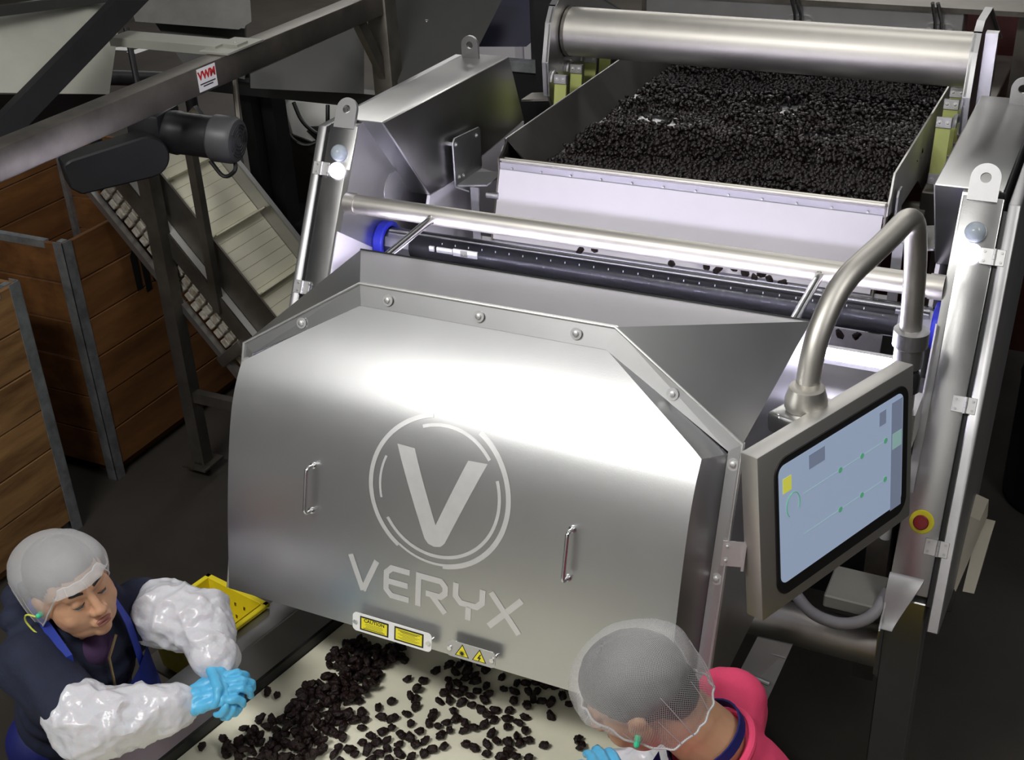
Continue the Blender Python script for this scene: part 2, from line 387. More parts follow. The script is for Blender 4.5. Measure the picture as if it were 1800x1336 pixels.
for s in (-1, 1):
    # leaning upright: folded sheet column
    bm = new(); M = frame(colp(0, 1.925), (1, 0, 0), TILT, FRONT)
    lenz = (1.925 - (1.02 if s > 0 else 1.06)) / .877
    x0, x1 = sorted((s * .908, s * 1.008))
    box(bm, (x0, -lenz, -.09), (x1, 0, 0), M, .003, 2)
    colm = obj('side_column', bm, 'steel_col', SM)
    lug(colm, frame(colp(s * .955, 1.915, -.006), (1, 0, 0), TILT, FRONT))
    for z, kind in ((1.845, 'lens_unlit'), (1.797, 'status_lamp')):
        bm = new(); Mz = frame_z(colp(s * .955, z, 0), FRONT)
        if kind == 'lens_unlit': lathe(bm, [(.026, 0), (.027, .006), (.025, .016), (.018, .026), (.008, .031), (0, .032)], Mz, 24)
        else: lathe(bm, [(.025, 0), (.026, .006), (.024, .012), (.016, .016), (0, .018)], Mz, 24)
        obj('status_light', bm, kind, colm, 'round milky indicator, unlit' if kind == 'lens_unlit' else 'round white indicator, lit')
    for z in ((1.795, 1.462, 1.135) if s > 0 else (1.797, 1.463)):
        h, Mh = hinge(s * 1.010, z, colm)
        for px in (-.024, .017):
            for py in (-.012, .012): place('screw', M_SCREW, Mh @ Matrix.Translation((px * (1 if s > 0 else -1), py, .003)) @ Matrix.Diagonal((.8, .8, .7, 1)), h)
    # outer door: thick panel whose front edge shows as a pale strip
    bm = new(); poly = [colp(0, 1.915, .004), colp(0, .945, .004), colp(0, .945, .004) + V((0, .75, -.25)), V((0, 2.2, 1.5)), V((0, 2.2, 1.91))]
    xa = s * 1.020; prism(bm, [p + V((xa, 0, 0)) for p in poly], (s * .030, 0, 0), .003)
    obj('door', bm, 'steel_satin', SM)
    bm = new(); prism(bm, [p + V((s * 1.008, 0, 0)) for p in [colp(0, 1.90, -.012), colp(0, 1.0, -.012), colp(0, 1.0, -.03), colp(0, 1.90, -.03)]], (s * .012, 0, 0))
    obj('door_seal', bm, 'rubber_black', SM)
    # inner cheek plate and the housing that stands proud of it
    bm = new(); prism(bm, [(s * .905, y, z) for y, z in ((1.285, 1.93), (2.2, 1.90), (2.25, 1.25), (.90, 1.25))], (s * .02, 0, 0))
    chk = obj('cheek_plate', bm, 'steel', SM)
    bm = new(); lathe(bm, [(.060, 0), (.060, .002), (.058, .003), (0, .003)], frame_z((s * .905, 1.45, 1.655), (-s, 0, 0)), 36); obj('round_cover', bm, 'steel_satin', chk)
    bm = new(); prism(bm, [(s * .83, y, z) for y, z in ((1.30, 1.937), (2.21, 1.915), (2.32, 1.64), (1.72, 1.598), (1.56, 1.605))], (s * .175, 0, 0), .004)
    hs = obj('lamp_housing', bm, 'steel', SM)
    lug(hs, frame((s * .955, 2.15, 1.90), (1, 0, 0), (0, .0, 1), (0, -1, .0)), .034, .075)
    bm = new(); prism(bm, [(s * .833, y, z) for y, z in ((1.565, 1.602), (1.72, 1.596), (2.32, 1.636), (2.30, 1.23), (1.40, 1.23))], (s * .012, 0, 0)); obj('light_box_side', bm, 'white_panel', SM)
    # bracket carrying the feeder side of the light box
    bm = new(); x = s * .83
    prism(bm, [(x - s * .018, y, z) for y, z in ((1.70, 1.585), (1.70, 1.745), (1.715, 1.76), (1.895, 1.745), (1.905, 1.735), (1.905, 1.60), (1.89, 1.585))], (-s * .006, 0, 0), .001)
    prism(bm, [(x - s * .02, 1.70, 1.585), (x - s * .02, 1.90, 1.585), (x - s * .075, 1.90, 1.575), (x - s * .075, 1.70, 1.575)], (0, 0, .006))
    br = obj('bracket_plate', bm, 'steel_satin', SM)
    for y, z in ((1.72, 1.735), (1.875, 1.72), (1.73, 1.615), (1.76, 1.61)): place('bolt', M_BOLT, frame_z((x - s * .024, y, z), (-s, 0, 0)) @ Matrix.Diagonal((.6, .6, .8, 1)), br)
    for y, z in ((1.72, 1.735), (1.875, 1.72)):
        bm = new(); tube(bm, [(x, y, z), (x - s * .02, y, z)], .007, 10); obj('standoff', bm, 'steel_satin', br)
    bm = new(); prism(bm, [(x - s * .055, 1.665, 1.605), (x - s * .165, 1.665, 1.62), (x - s * .165, 1.665, 1.626), (x - s * .050, 1.665, 1.611)], (0, .14, 0))
    prism(bm, [(x - s * .105, 1.655, 1.612), (x - s * .105, 1.665, 1.612), (x - s * .105, 1.665, 1.36), (x - s * .105, 1.655, 1.36)], (-s * .03, 0, 0))
    tube(bm, [(x - s * .145, 1.70, 1.575), (x - s * .19, 1.70, 1.575)], .012, 12)
    obj('angle_bracket', bm, 'steel_satin', SM)

# emergency stop on the right column
bm = new(); lathe(bm, [(.031, 0), (.031, .003), (.029, .005), (.017, .005)], frame_z(colp(.959, 1.186, 0), FRONT), 28); es = obj('emergency_stop', bm, 'sign_yellow', SM, 'red mushroom stop button on yellow ring')
bm = new(); lathe(bm, [(.010, .004), (.010, .016), (.0185, .018), (.0195, .023), (.017, .028), (0, .030)], frame_z(colp(.959, 1.186, 0), FRONT), 24); obj('button', bm, 'estop_red', es)

# cross pipes
def cross_pipe(y, z, r, half, name='cross_pipe', m='steel_pipe', parent=SM, x0=None):
    bm = new(); tube(bm, [(-half if x0 is None else x0, y, z), (half, y, z)], r, 32); o = obj(name, bm, m, parent)
    return o
cp = cross_pipe(1.172, 1.709, .0305, .905)
for s in (-1, 1):
    bm = new(); tube(bm, [(s * .905, 1.172, 1.709), (s * .868, 1.172, 1.709)], .0335, 28); obj('pipe_socket', bm, 'steel_pipe', cp)
    bm = new(); tube(bm, [(s * .59, 1.150, 1.706), (s * .59, .80, 1.690)], .0120, 14); obj('tie_rod', bm, 'steel_bright', SM)
    bm = new(); lathe(bm, [(.016, 0), (.016, .006), (.012, .010), (0, .010)], frame_z((s * .59, 1.152, 1.706), (0, -1, -.05)), 16); obj('rod_boss', bm, 'steel_bright', SM)

# scanner bar: blue end rings, clear tube, black camera bar with a row of small marks
SY, SZ = 1.352, 1.512
bm = new(); tube(bm, [(-.865, SY, SZ), (.865, SY, SZ)], .050, 36, caps=False); scan = obj('scanner_tube', bm, 'clear_tube', SM)
for s in (-1, 1):
    bm = new(); Mr = frame_z((s * .905, SY, SZ), (-s, 0, 0)); lathe(bm, [(.064, 0), (.067, .004), (.067, .030), (.063, .034), (.052, .034), (.050, .030), (.050, 0)], Mr, 36); obj('end_ring', bm, 'plastic_blue', SM)
    bm = new(); tube(bm, [(s * .90, SY, SZ), (s * .76, SY, SZ)], .041, 8); box(bm, tuple(min(a, b) for a, b in zip((s * .86, SY - .03, SZ + .02), (s * .77, SY - .01, SZ + .044))), tuple(max(a, b) for a, b in zip((s * .86, SY - .03, SZ + .02), (s * .77, SY - .01, SZ + .044)))); obj('end_block', bm, 'steel_satin', SM)
bm = new(); sec = [(.043 * math.cos(a), .043 * math.sin(a)) for a in [PI * (.15 + 1.2 * i / 14) for i in range(15)]]
prism(bm, [(-.78, SY + a, SZ + b) for a, b in sec], (1.56, 0, 0)); cb = obj('camera_bar', bm, 'plastic_black', SM)
for xa, xb_ in ((-.70, -.682), (-.672, -.615), (-.612, -.525)):
    bm = new(); box(bm, (xa, SY - .047, SZ + (.006 if xb_ > -.6 else .009)), (xb_, SY - .040, SZ + (.029 if xb_ > -.6 else .026))); obj('wrap_label', bm, 'sign_white', cb, 'white printed tape on black bar')
bm = new(); box(bm, (-.585, SY - .0475, SZ + .007), (-.560, SY - .047, SZ + .028)); obj('label_band', bm, 'paint_pale', cb)
bm = new(); box(bm, (0, 0, 0), (.002, .002, .006)); M_TICK = mesh_of('tick', bm, 'led_dot')
for i in range(29): place('tick_mark', M_TICK, Matrix.Translation((-.66 + i * .048, SY - .031, SZ + .030)), cb)
bm = new(); tube(bm, [(-.86, SY - .02, SZ + .0495), (.86, SY - .02, SZ + .0495)], .004, 8); obj('clear_tube_rib', bm, 'steel_bright', SM)
# inspection lamp behind the hood
bm = new(); tube(bm, [(-.815, 1.0, 1.562), (.818, 1.0, 1.556)], .015, 16); obj('lamp_or_fill_tube', bm, 'led_white', SM, 'glaring white strip lamp')
for s in (-1, 1):
    bm = new(); prism(bm, [(s * .903, y, z) for y, z in ((1.10, 1.640), (1.285, 1.512), (1.20, 1.40), (1.0, 1.40), (.995, 1.44))], (s * .004, 0, 0)); obj('lit_plate_patch', bm, 'white_panel', SM)  # white patch paints the lamp's bright light onto the cheek plate
bm = new(); tube(bm, [(-.80, 1.50, 1.30), (.50, 1.50, 1.30)], .014, 14); obj('lamp_or_fill_tube', bm, mat('led_fill', (.8, .8, .8), .4) if False else 'led_fill', SM)  # added tube out of sight, brightens the side and backing panels
bm = new(); box(bm, (-.84, 1.012, 1.520), (.84, 1.05, 1.556)); obj('lamp_bar', bm, 'steel_satin', SM)
# inner floor plates seen through the gap at the right
bm = new(); sheet(bm, [(-.9, .86, 1.47), (.9, .86, 1.47), (.9, 1.30, 1.36), (-.9, 1.30, 1.36)], .01); obj('inner_tray', bm, 'steel_satin', SM)
bm = new(); box(bm, (.755, .74, .945), (.90, .88, .985), None, .004); obj('cross_box', bm, 'paint_pale', SM)

# legs, low cross pipe and sloped flange at the right
for s in (-1, 1):
    bm = new(); x0, x1 = sorted((s * .911, s * 1.008)); box(bm, (x0, .78, 0.0), (x1, .90, 1.0), None, .003)
    lg = obj('leg', bm, 'steel', SM)
    bm = new(); prism(bm, [(s * .908, .80, 1.055), (s * .908, .745, .985), (s * .908, .70, .945), (s * .908, .70, .80), (s * .908, .78, .72), (s * .908, .80, .72)], (s * .004, 0, 0)); obj('gusset', bm, 'steel', lg)
    bm = new(); prof = [(.805 - .095 * i / 10, 1.060 - .115 * (.5 - .5 * math.cos(PI * i / 10)), .086 - .052 * (.5 - .5 * math.cos(PI * i / 10))) for i in range(11)]
    ta = [[bm.verts.new((s * .906, y_, z_)), bm.verts.new((s * (.906 + w_), y_, z_)), bm.verts.new((s * (.906 + w_), y_ + .002, z_ - .005)), bm.verts.new((s * .906, y_ + .002, z_ - .005))] for y_, z_, w_ in prof]
    for p_, q_ in zip(ta, ta[1:]):
        for k in range(4): bm.faces.new((p_[k], p_[(k + 1) % 4], q_[(k + 1) % 4], q_[k]))
    bm.faces.new(ta[0]); bm.faces.new(ta[-1][::-1])
    obj('sloped_flange', bm, 'steel_satin', lg)
    bm = new(); box(bm, (x0 - .02, .74, 0), (x1 + .02, .94, .012)); obj('foot_plate', bm, 'steel_satin', lg)
    bm = new(); x0, x1 = sorted((s * .915, s * 1.0)); box(bm, (x0, 2.05, 0), (x1, 2.18, 1.62), None, .003); obj('leg', bm, 'steel', SM)
cross_pipe(.80, .812, .058, .91)
bm = new(); tube(bm, fillet([(0.667,0.760,0.963), (0.730,0.720,0.926), (0.819,0.700,0.933), (0.885,0.720,0.962), (0.907,0.800,0.998)], .12, 8), .016, 14); obj('conduit', bm, 'cable_grey', SM, 'grey flexible conduit')
bm = new(); tube(bm, [(.865, .95, 1.06), (.865, .95, 1.12)], .016, 14); obj('cable_gland', bm, 'sign_white', SM)
# dark works below the hood, and the sloping chute ribs at the right
bm = new(); sheet(bm, [(0.609,0.659,0.860), (0.702,0.664,0.860), (0.638,0.545,0.620), (0.530,0.549,0.620)], -.012)
ch = obj('reject_chute', bm, 'steel_satin', SM)
bm = new(); tube(bm, [(0.583,0.600,0.772), (0.663,0.593,0.765)], .006, 8); obj('chute_rib', bm, 'steel_washer', ch)
bm = new(); tube(bm, [(0.604,0.640,0.830), (0.691,0.636,0.830)], .003, 8); obj('chute_rib', bm, 'steel_satin', ch)
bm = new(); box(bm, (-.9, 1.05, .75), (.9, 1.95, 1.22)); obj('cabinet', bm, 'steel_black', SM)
bm = new(); box(bm, (.82, .95, .55), (.88, 1.05, 1.22)); obj('inner_post', bm, 'steel_old', SM)
# pale cable duct on the outside at the right
bm = new(); prism(bm, [(1.041,1.314,0.941), (1.077,1.322,0.925), (1.082,1.298,0.882), (1.055,1.112,0.812), (1.033,1.102,0.854)], (.01, .12, .0)); obj('cable_duct', bm, 'duct_cream', SM)
bm = new(); prism(bm, [(1.073,1.324,0.868), (1.112,1.337,0.858), (1.102,1.158,0.785), (1.071,1.147,0.792)], (.004, .10, .0)); obj('duct_lid', bm, 'duct_cream', SM)

# hood body: folded sheet between the collar and the back edge
A0, A1 = (.325, .345, 1.882), (.64, .270, 1.700); DZ = (.64, .056, 1.10)
B0, B1 = (.643, .832, 1.725), (.643, .60, 1.08)
bm = new()
def q(*ps): bm.faces.new([bm.verts.new(V(p)) for p in ps])
mx = lambda p: (-p[0], p[1], p[2])
q(mx(A0), A0, B0, mx(B0))
q(A0, A1, B0); q(mx(A0), mx(B0), mx(A1))
q(A1, DZ, B1, B0); q(mx(A1), mx(B0), mx(B1), mx(DZ))
q(mx(B0), B0, (.643, .80, 1.69), (-.643, .80, 1.69))
q(DZ, mx(DZ), mx(B1), B1)
bmesh.ops.remove_doubles(bm, verts=bm.verts, dist=1e-5)
hb = obj('hood_body', bm, 'steel_hood', SM, ang=10)
bm = new(); tube(bm, [mx(B0), B0], .004, 8); obj('edge_trim', bm, 'rubber_black', hb)

# collar: flat flange all round, with raised rear fold
CN = V((0, -.941, .337))                         # collar normal
def cq(bm, ps, t): prism(bm, ps, -CN * t, .0)
I0, I1, ID = (.313, .321, 1.836), (.612, .262, 1.680), (.612, .058, 1.115)
O0, O1, OD = A0, A1, (.64, .052, 1.09)
segs = [(mx(O0), O0, I0, mx(I0)), (O0, O1, I1, I0), (O1, OD, ID, I1), (mx(O0), mx(I0), mx(I1), mx(O1)), (mx(O1), mx(I1), mx(ID), mx(OD))]
bm = new()
for sgm in segs: cq(bm, sgm, .008)
bmesh.ops.remove_doubles(bm, verts=bm.verts, dist=1e-5)
collar = obj('hood_collar', bm, 'steel_hood', SM, ang=10)
bm = new(); pth = [V(p) for p in (mx(OD), mx(O1), mx(O0), O0, O1, OD)]
tube(bm, [p + CN * .002 for p in pth], .0035, 8); tube(bm, [p - CN * .012 for p in pth], .003, 8); obj('collar_fold', bm, 'steel_washer', collar)
for x, z in ((-.24, 1.859), (0, 1.859), (.24, 1.859), (.475, 1.772), (-.475, 1.772), (.626, 1.655), (.626, 1.415), (.626, 1.17), (-.626, 1.655), (-.626, 1.41)):
    y = .262 + .358 * (z - 1.674) ; place('bolt', M_BOLT, frame_z(V((x, y, z)) + CN * .001, CN), collar)

# ------------------------------------------------------------------ front cover (lifts off): curved lid with logo
FC = thing('front_cover', 'curved brushed steel front cover with a large V emblem and two bar handles', 'machine cover', (0, 0, 1.15))
PY = np.array([-.010, .012, .036, .056, .076, .103, .138, .180, .235, .285, .323]); PZ = np.array([1.150, 1.25, 1.356, 1.43, 1.5, 1.58, 1.655, 1.705, 1.762, 1.805, 1.836])
_t = np.r_[0, np.cumsum(np.hypot(np.diff(PY), np.diff(PZ)))]
def _cr(arr, tt):                                 # smooth curve through the profile points
    k = np.clip(np.searchsorted(_t, tt) - 1, 0, len(_t) - 2); h = _t[k + 1] - _t[k]; u = (tt - _t[k]) / h
    m = np.gradient(arr, _t)
    return (2*u**3-3*u**2+1)*arr[k] + (u**3-2*u**2+u)*h*m[k] + (-2*u**3+3*u**2)*arr[k+1] + (u**3-u**2)*h*m[k+1]
SMAX = float(_t[-1]); _ss = np.linspace(0, SMAX, 49)
ker = np.ones(7) / 7
_fy = np.convolve(np.pad(_cr(PY, _ss), 3, mode='reflect', reflect_type='odd'), ker, 'valid'); _fz = np.convolve(np.pad(_cr(PZ, _ss), 3, mode='reflect', reflect_type='odd'), ker, 'valid')
def SF(x, s, off=0.0):                            # point of the cover at x and arc length s
    y = np.interp(s, _ss, _fy); z = np.interp(s, _ss, _fz)
    i = min(max(int(s / SMAX * 48), 1), 46); ty, tz = _fy[i + 2] - _fy[i - 1], _fz[i + 2] - _fz[i - 1]; l = math.hypot(ty, tz)
    return V((x, y - tz / l * off, z + ty / l * off))
def s_of(z): return float(np.interp(z, _fz, _ss))
S_SH = s_of(1.704); HW = .580; HT = .313
bm = new(); rows = []
for i, s in enumerate(_ss):
    hw = HW if s <= S_SH else HW + (HT - HW) * (s - S_SH) / (SMAX - S_SH)
    rows.append([SF(hw * k / 6, s) for k in range(-6, 7)])
ins = int(np.argmin(abs(_ss - S_SH)))
vr = [[bm.verts.new(p) for p in r] for r in rows]
for a, b in zip(vr, vr[1:]):
    for k in range(12): bm.faces.new((a[k], a[k + 1], b[k + 1], b[k]))
CP0 = V((0, .262, 1.674))
def foot(p, sgn):
    dlt = max(0.0, (p - CP0).dot(CN)); f = p - CN * dlt; f.x += sgn * .032 * min(1, dlt / .086); return f
for sgn, kk in ((-1, 0), (1, 12)):
    ft = [bm.verts.new(foot(r[kk], sgn)) for r in rows]
    for i in range(len(rows) - 1): bm.faces.new((vr[i][kk], vr[i + 1][kk], ft[i + 1], ft[i]))
b0 = [bm.verts.new(V((p.x, .055, 1.135))) for p in rows[0]]
for k in range(12): bm.faces.new((vr[0][k], b0[k], b0[k + 1], vr[0][k + 1]))
sd = bm.faces[:]
cov = obj('cover_shell', bm, 'steel_hood', FC, ang=28)

def quad_strip(bm, L, R_, off=.0008):
    """ribbon between two lists of (x, s)"""
    a = [bm.verts.new(SF(x, s, off)) for x, s in L]; b = [bm.verts.new(SF(x, s, off)) for x, s in R_]
    for i in range(len(a) - 1): bm.faces.new((a[i], b[i], b[i + 1], a[i + 1]))
def lerp_pts(p, q_, n): return [(p[0] + (q_[0] - p[0]) * i / n, p[1] + (q_[1] - p[1]) * i / n) for i in range(n + 1)]
def ring(bm, c, r0, r1, a0, a1):
    n = max(6, int(abs(a1 - a0) / 4)); A = [math.radians(a0 + (a1 - a0) * i / n) for i in range(n + 1)]
    quad_strip(bm, [(c[0] + r0 * math.cos(a), c[1] + r0 * math.sin(a)) for a in A], [(c[0] + r1 * math.cos(a), c[1] + r1 * math.sin(a)) for a in A])
sT, sB = s_of(1.690), s_of(1.356); cc = (0.0, (sT + sB) / 2); RO = (sT - sB) / 2
emb = None
for r0, r1, a0, a1 in ((RO - .012, RO, 62, -82), (RO - .011, RO, 103, 238), (RO - .012, RO - .006, 238, 278), (RO - .032, RO - .024, 22, -145), (RO - .032, RO - .024, 113, 40), (RO - .033, RO - .027, 158, 197)):
    bm = new(); ring(bm, cc, r0, r1, a0, a1); obj('emblem_arc', bm, 'steel_etched', FC, 'etched pale ring segment')
vT, vB, vN = s_of(1.614), s_of(1.406), s_of(1.455)
bm = new()
def stroke(bm, a, b, c, d, n=10):                  # quad with long edges a-b and c-d
    quad_strip(bm, lerp_pts(a, b, n), lerp_pts(c, d, n))
stroke(bm, (-.116, vT), (-.026, vB + .012), (-.070, vT - .002), (0, vN))
stroke(bm, (.114, vT), (.026, vB + .012), (.066, vT - .002), (0, vN))
stroke(bm, (-.026, vB + .012), (-.016, vB + .002), (0, vN), (0, vN - .02), 3); stroke(bm, (.026, vB + .012), (.016, vB + .002), (0, vN), (0, vN - .02), 3)
stroke(bm, (-.016, vB + .002), (0, vB - .002), (0, vN - .02), (0, vN - .03), 2); stroke(bm, (.016, vB + .002), (0, vB - .002), (0, vN - .02), (0, vN - .03), 2)
obj('emblem_letter', bm, 'steel_etched', FC, 'large etched letter V')
lt, lb = s_of(1.333), s_of(1.250); lm = (lt + lb) / 2; lw = .0145
def poly_stroke(bm, pts, w):
    """constant width line with mitred corners in (x, s)"""
    P_ = [Vector(p) for p in pts]; L = []; R_ = []
    for i, p in enumerate(P_):
        d0 = (p - P_[i - 1]).normalized() if i else (P_[1] - p).normalized(); d1 = (P_[i + 1] - p).normalized() if i < len(P_) - 1 else d0
        n0 = Vector((-d0.y, d0.x)); n1 = Vector((-d1.y, d1.x)); mt = (n0 + n1).normalized(); k = w / 2 / max(.4, mt.dot(n0))
        L.append(p + mt * k); R_.append(p - mt * k)
    for i in range(len(P_) - 1): quad_strip(bm, lerp_pts(L[i], L[i + 1], 5), lerp_pts(R_[i], R_[i + 1], 5))
h2 = lw / 2
def letter(strokes):
    bm = new()
    for st in strokes: poly_stroke(bm, st, lw)
    obj('letter', bm, 'steel_etched', FC)
letter([[(-.221, lt), (-.185, lb)], [(-.149, lt), (-.185, lb)]])
letter([[(-.060, lt - h2), (-.108, lt - h2), (-.122, lt - h2 - .014), (-.122, lb + h2 + .014), (-.108, lb + h2), (-.060, lb + h2)], [(-.115, lm), (-.064, lm)]])
letter([[(-.036, lb), (-.036, lt - h2), (.022, lt - h2), (.034, lt - h2 - .012), (.034, lm + .008), (.022, lm - .004), (-.016, lm - .004)], [(.000, lm - .006), (.036, lb)]])
letter([[(.061, lt), (.061, lm + .010), (.075, lm - .004), (.115, lm - .004), (.129, lm + .010), (.129, lt)], [(.095, lm - .004), (.095, lb)]])
letter([[(.150, lt), (.224, lb)], [(.226, lt), (.148, lb)]])

for hx in (-.334, .330):
    bm = new(); s0, s1 = s_of(1.414), s_of(1.522)
    tube(bm, fillet([SF(hx, s0, 0), SF(hx, s0, .030), SF(hx, s1, .030), SF(hx, s1, 0)], .012, 5), .0045, 12); hd = obj('handle', bm, 'steel_bright', FC)
    for s_ in (s0, s1):
        bm = new(); lathe(bm, [(.0085, 0), (.0085, .004), (.0065, .007), (.0048, .008)], frame_z(SF(hx, s_, 0), SF(hx, s_, 1) - SF(hx, s_, 0)), 14); obj('handle_foot', bm, 'steel_bright', hd)

# caution plates on stand-offs
def rrect(w, h, r, n=5):
    out = []
    for cx, cy, a in ((w / 2 - r, h / 2 - r, 0), (-w / 2 + r, h / 2 - r, PI / 2), (-w / 2 + r, -h / 2 + r, PI), (w / 2 - r, -h / 2 + r, 1.5 * PI)):
        out += [(cx + r * math.cos(a + PI / 2 * i / n), cy + r * math.sin(a + PI / 2 * i / n)) for i in range(n + 1)]
    return out
def plate_at(xc, zc, off):
    s = s_of(zc); o = SF(xc, s, off); n_ = (SF(xc, s, 1) - SF(xc, s, 0)).normalized(); return frame(o, (1, 0, 0), n_.cross(V((1, 0, 0))), n_)
Mp = plate_at(-.091, 1.179, .022)
bm = new(); prism(bm, [Mp @ V((x, y, 0)) for x, y in rrect(.214, .048, .011)], Mp.to_3x3() @ V((0, 0, .002))); cpl = obj('caution_plate', bm, 'sign_white', FC, 'white plate with two yellow laser caution labels')
for px in (-.047, .047):
    bm = new(); box(bm, (px - .039, -.018, .002), (px + .039, .018, .0026), Mp); obj('label_border', bm, 'print_black', cpl)
    bm = new(); box(bm, (px - .0352, -.0142, .0026), (px + .0352, .0142, .003), Mp); obj('yellow_label', bm, 'sign_yellow', cpl)
obj('printed_text', text_bm('CAUTION', .0125, Mp @ Matrix.Translation((-.047, .0088, .0032)), .0002, bold=.0002), 'print_black', cpl)
bm = new()
for k, (w, y) in enumerate(((.046, .0012), (.050, -.0020), (.044, -.0052), (.048, -.0082), (.058, -.0115))): box(bm, (-.047 - w / 2, y - (.0003 if k < 4 else .0007), .003), (-.047 + w / 2, y + (.0003 if k < 4 else .0007), .0032), Mp)
obj('fine_print', bm, 'print_black', cpl); bm = new()
for k in range(8): w = .058 - .012 * (k % 3); y = .011 - k * .0031; box(bm, (.047 - w / 2, y - (.0007 if k < 2 else .0003), .003), (.047 + w / 2, y + (.0007 if k < 2 else .0003), .0032), Mp)
obj('fine_print', bm, 'print_black', cpl)
Mw = plate_at(.118, 1.183, .022)
bm = new(); prism(bm, [Mw @ V((x, y, 0)) for x, y in rrect(.124, .040, .010)], Mw.to_3x3() @ V((0, 0, .002))); wpl = obj('warning_plate', bm, 'sign_clear', FC, 'grey plate with laser and high voltage warning triangles')
for px in (-.022, .022):
    for sc, zz, mm in ((1.0, .0022, 'print_black'), (.82, .0027, 'sign_yellow')):
        bm = new(); tri = [(px + .021 * sc * math.cos(a), -.003 + .021 * sc * math.sin(a)) for a in (PI / 2, PI / 2 + 2 * PI / 3, PI / 2 + 4 * PI / 3)]
        prism(bm, [Mw @ V((x, y, zz - .0005)) for x, y in tri], Mw.to_3x3() @ V((0, 0, .0006))); obj('warning_triangle', bm, mm, wpl)
bm = new()
for k in range(12):
    a = 2 * PI * k / 12; r = .009; d = .0012
    prism(bm, [Mw @ V((-.022 + x, -.005 + y, .0033)) for x, y in ((r * math.cos(a), r * math.sin(a)), (d * math.cos(a + 1.57), d * math.sin(a + 1.57)), (d * math.cos(a - 1.57), d * math.sin(a - 1.57)))], Mw.to_3x3() @ V((0, 0, .0003)))
lathe(bm, [(.004, 0), (.004, .0004), (0, .0004)], Mw @ Matrix.Translation((-.022, -.005, .0033)), 12)
prism(bm, [Mw @ V((.022 + x, -.004 + y, .0033)) for x, y in ((.002, .010), (-.005, -.002), (.0, -.001), (-.003, -.011), (.005, .002), (.0005, .002), (.005, .010))], Mw.to_3x3() @ V((0, 0, .0003)))
obj('warning_symbols', bm, 'print_black', wpl)
for Mq, hw_ in ((Mp, .099), (Mw, .054)):
    for sx in (-1, 1):
        bm = new(); tube(bm, [Mq @ V((sx * hw_, 0, -.022)), Mq @ V((sx * hw_, 0, .005))], .0035, 10); tube(bm, [Mq @ V((sx * hw_, 0, .002)), Mq @ V((sx * hw_, 0, .006))], .0055, 10); obj('standoff_bolt', bm, 'steel_bright', cpl if Mq is Mp else wpl)

# ------------------------------------------------------------------ operator terminal on its swing arm
TLc = V((.693, .188, 1.726)); az = math.radians(67); tau = math.radians(6)
hx_ = V((math.cos(az), math.sin(az), 0)); mm_ = V((math.sin(az), -math.cos(az), 0)); vdn = V((0, 0, -1)) * math.cos(tau) + mm_ * math.sin(tau)
nn = hx_.cross(-vdn).normalized()
if nn.dot(mm_) < 0: nn = -nn
TW, TH = .556, .400
TM = frame(TLc, hx_, -vdn, nn)                    # x along the top edge, y up, z out of the glass
OT = thing('operator_terminal', 'flat touchscreen terminal on bent tube arm, right of the curved cover', 'touchscreen', (.86, .62, 1.3))
bm = new(); box(bm, (0, -TH, -.045), (TW, 0, 0), TM, .004, 2); case = obj('terminal_case', bm, 'steel_case', OT)
bm = new(); Mx = TM @ Matrix.Translation((TW / 2 + .012, -TH / 2, 0))
prism(bm, [Mx @ V((x, y, 0)) for x, y in rrect(.480, .335, .038, 8)], TM.to_3x3() @ V((0, 0, .004))); obj('bezel', bm, 'rubber_black', case)
bm = new(); prism(bm, [Mx @ V((x - .006, y + .008, .003)) for x, y in rrect(.448, .288, .020, 6)], TM.to_3x3() @ V((0, 0, .002))); scr = obj('screen', bm, 'screen_glass', case, 'pale blue touchscreen with charts')
def ui(name, m, x0, y0, x1, y1, z=.0055):
    bm = new(); box(bm, (x0, y0, z), (x1, y1, z + .0004), Mx); obj(name, bm, m, scr)
ui('status_tile', 'ui_yellow', -.218, .085, -.190, .120); ui('menu_tile', 'ui_grey', -.13, .105, -.075, .139); ui('side_menu', 'ui_grey', .172, -.14, .215, .14); ui('side_menu_key', 'ui_line', .176, .02, .212, .06, .006)
ui('mode_tile', 'ui_grey', .125, .10, .150, .135)
for y0, pts in ((.055, (-.02, .06, .15)), (-.045, (-.02, .06, .15))):
    bm = new(); box(bm, (-.15, y0 - .0008, .0055), (.14, y0 + .0008, .0058), Mx); obj('chart_line', bm, 'ui_line', scr)
    for p in pts:
        bm = new(); lathe(bm, [(.007, 0), (.007, .0006), (0, .0006)], Mx @ Matrix.Translation((p, y0, .0055)), 14); obj('chart_marker', bm, 'ui_green', scr)
bm = new(); A = [math.radians(a) for a in range(-30, 231, 10)]; pa = [Mx @ V((-.185 + .022 * math.cos(a), .045 + .03 * math.sin(a), .006)) for a in A]; tube(bm, pa, .0012, 6); obj('gauge_arc', bm, 'ui_green', scr)
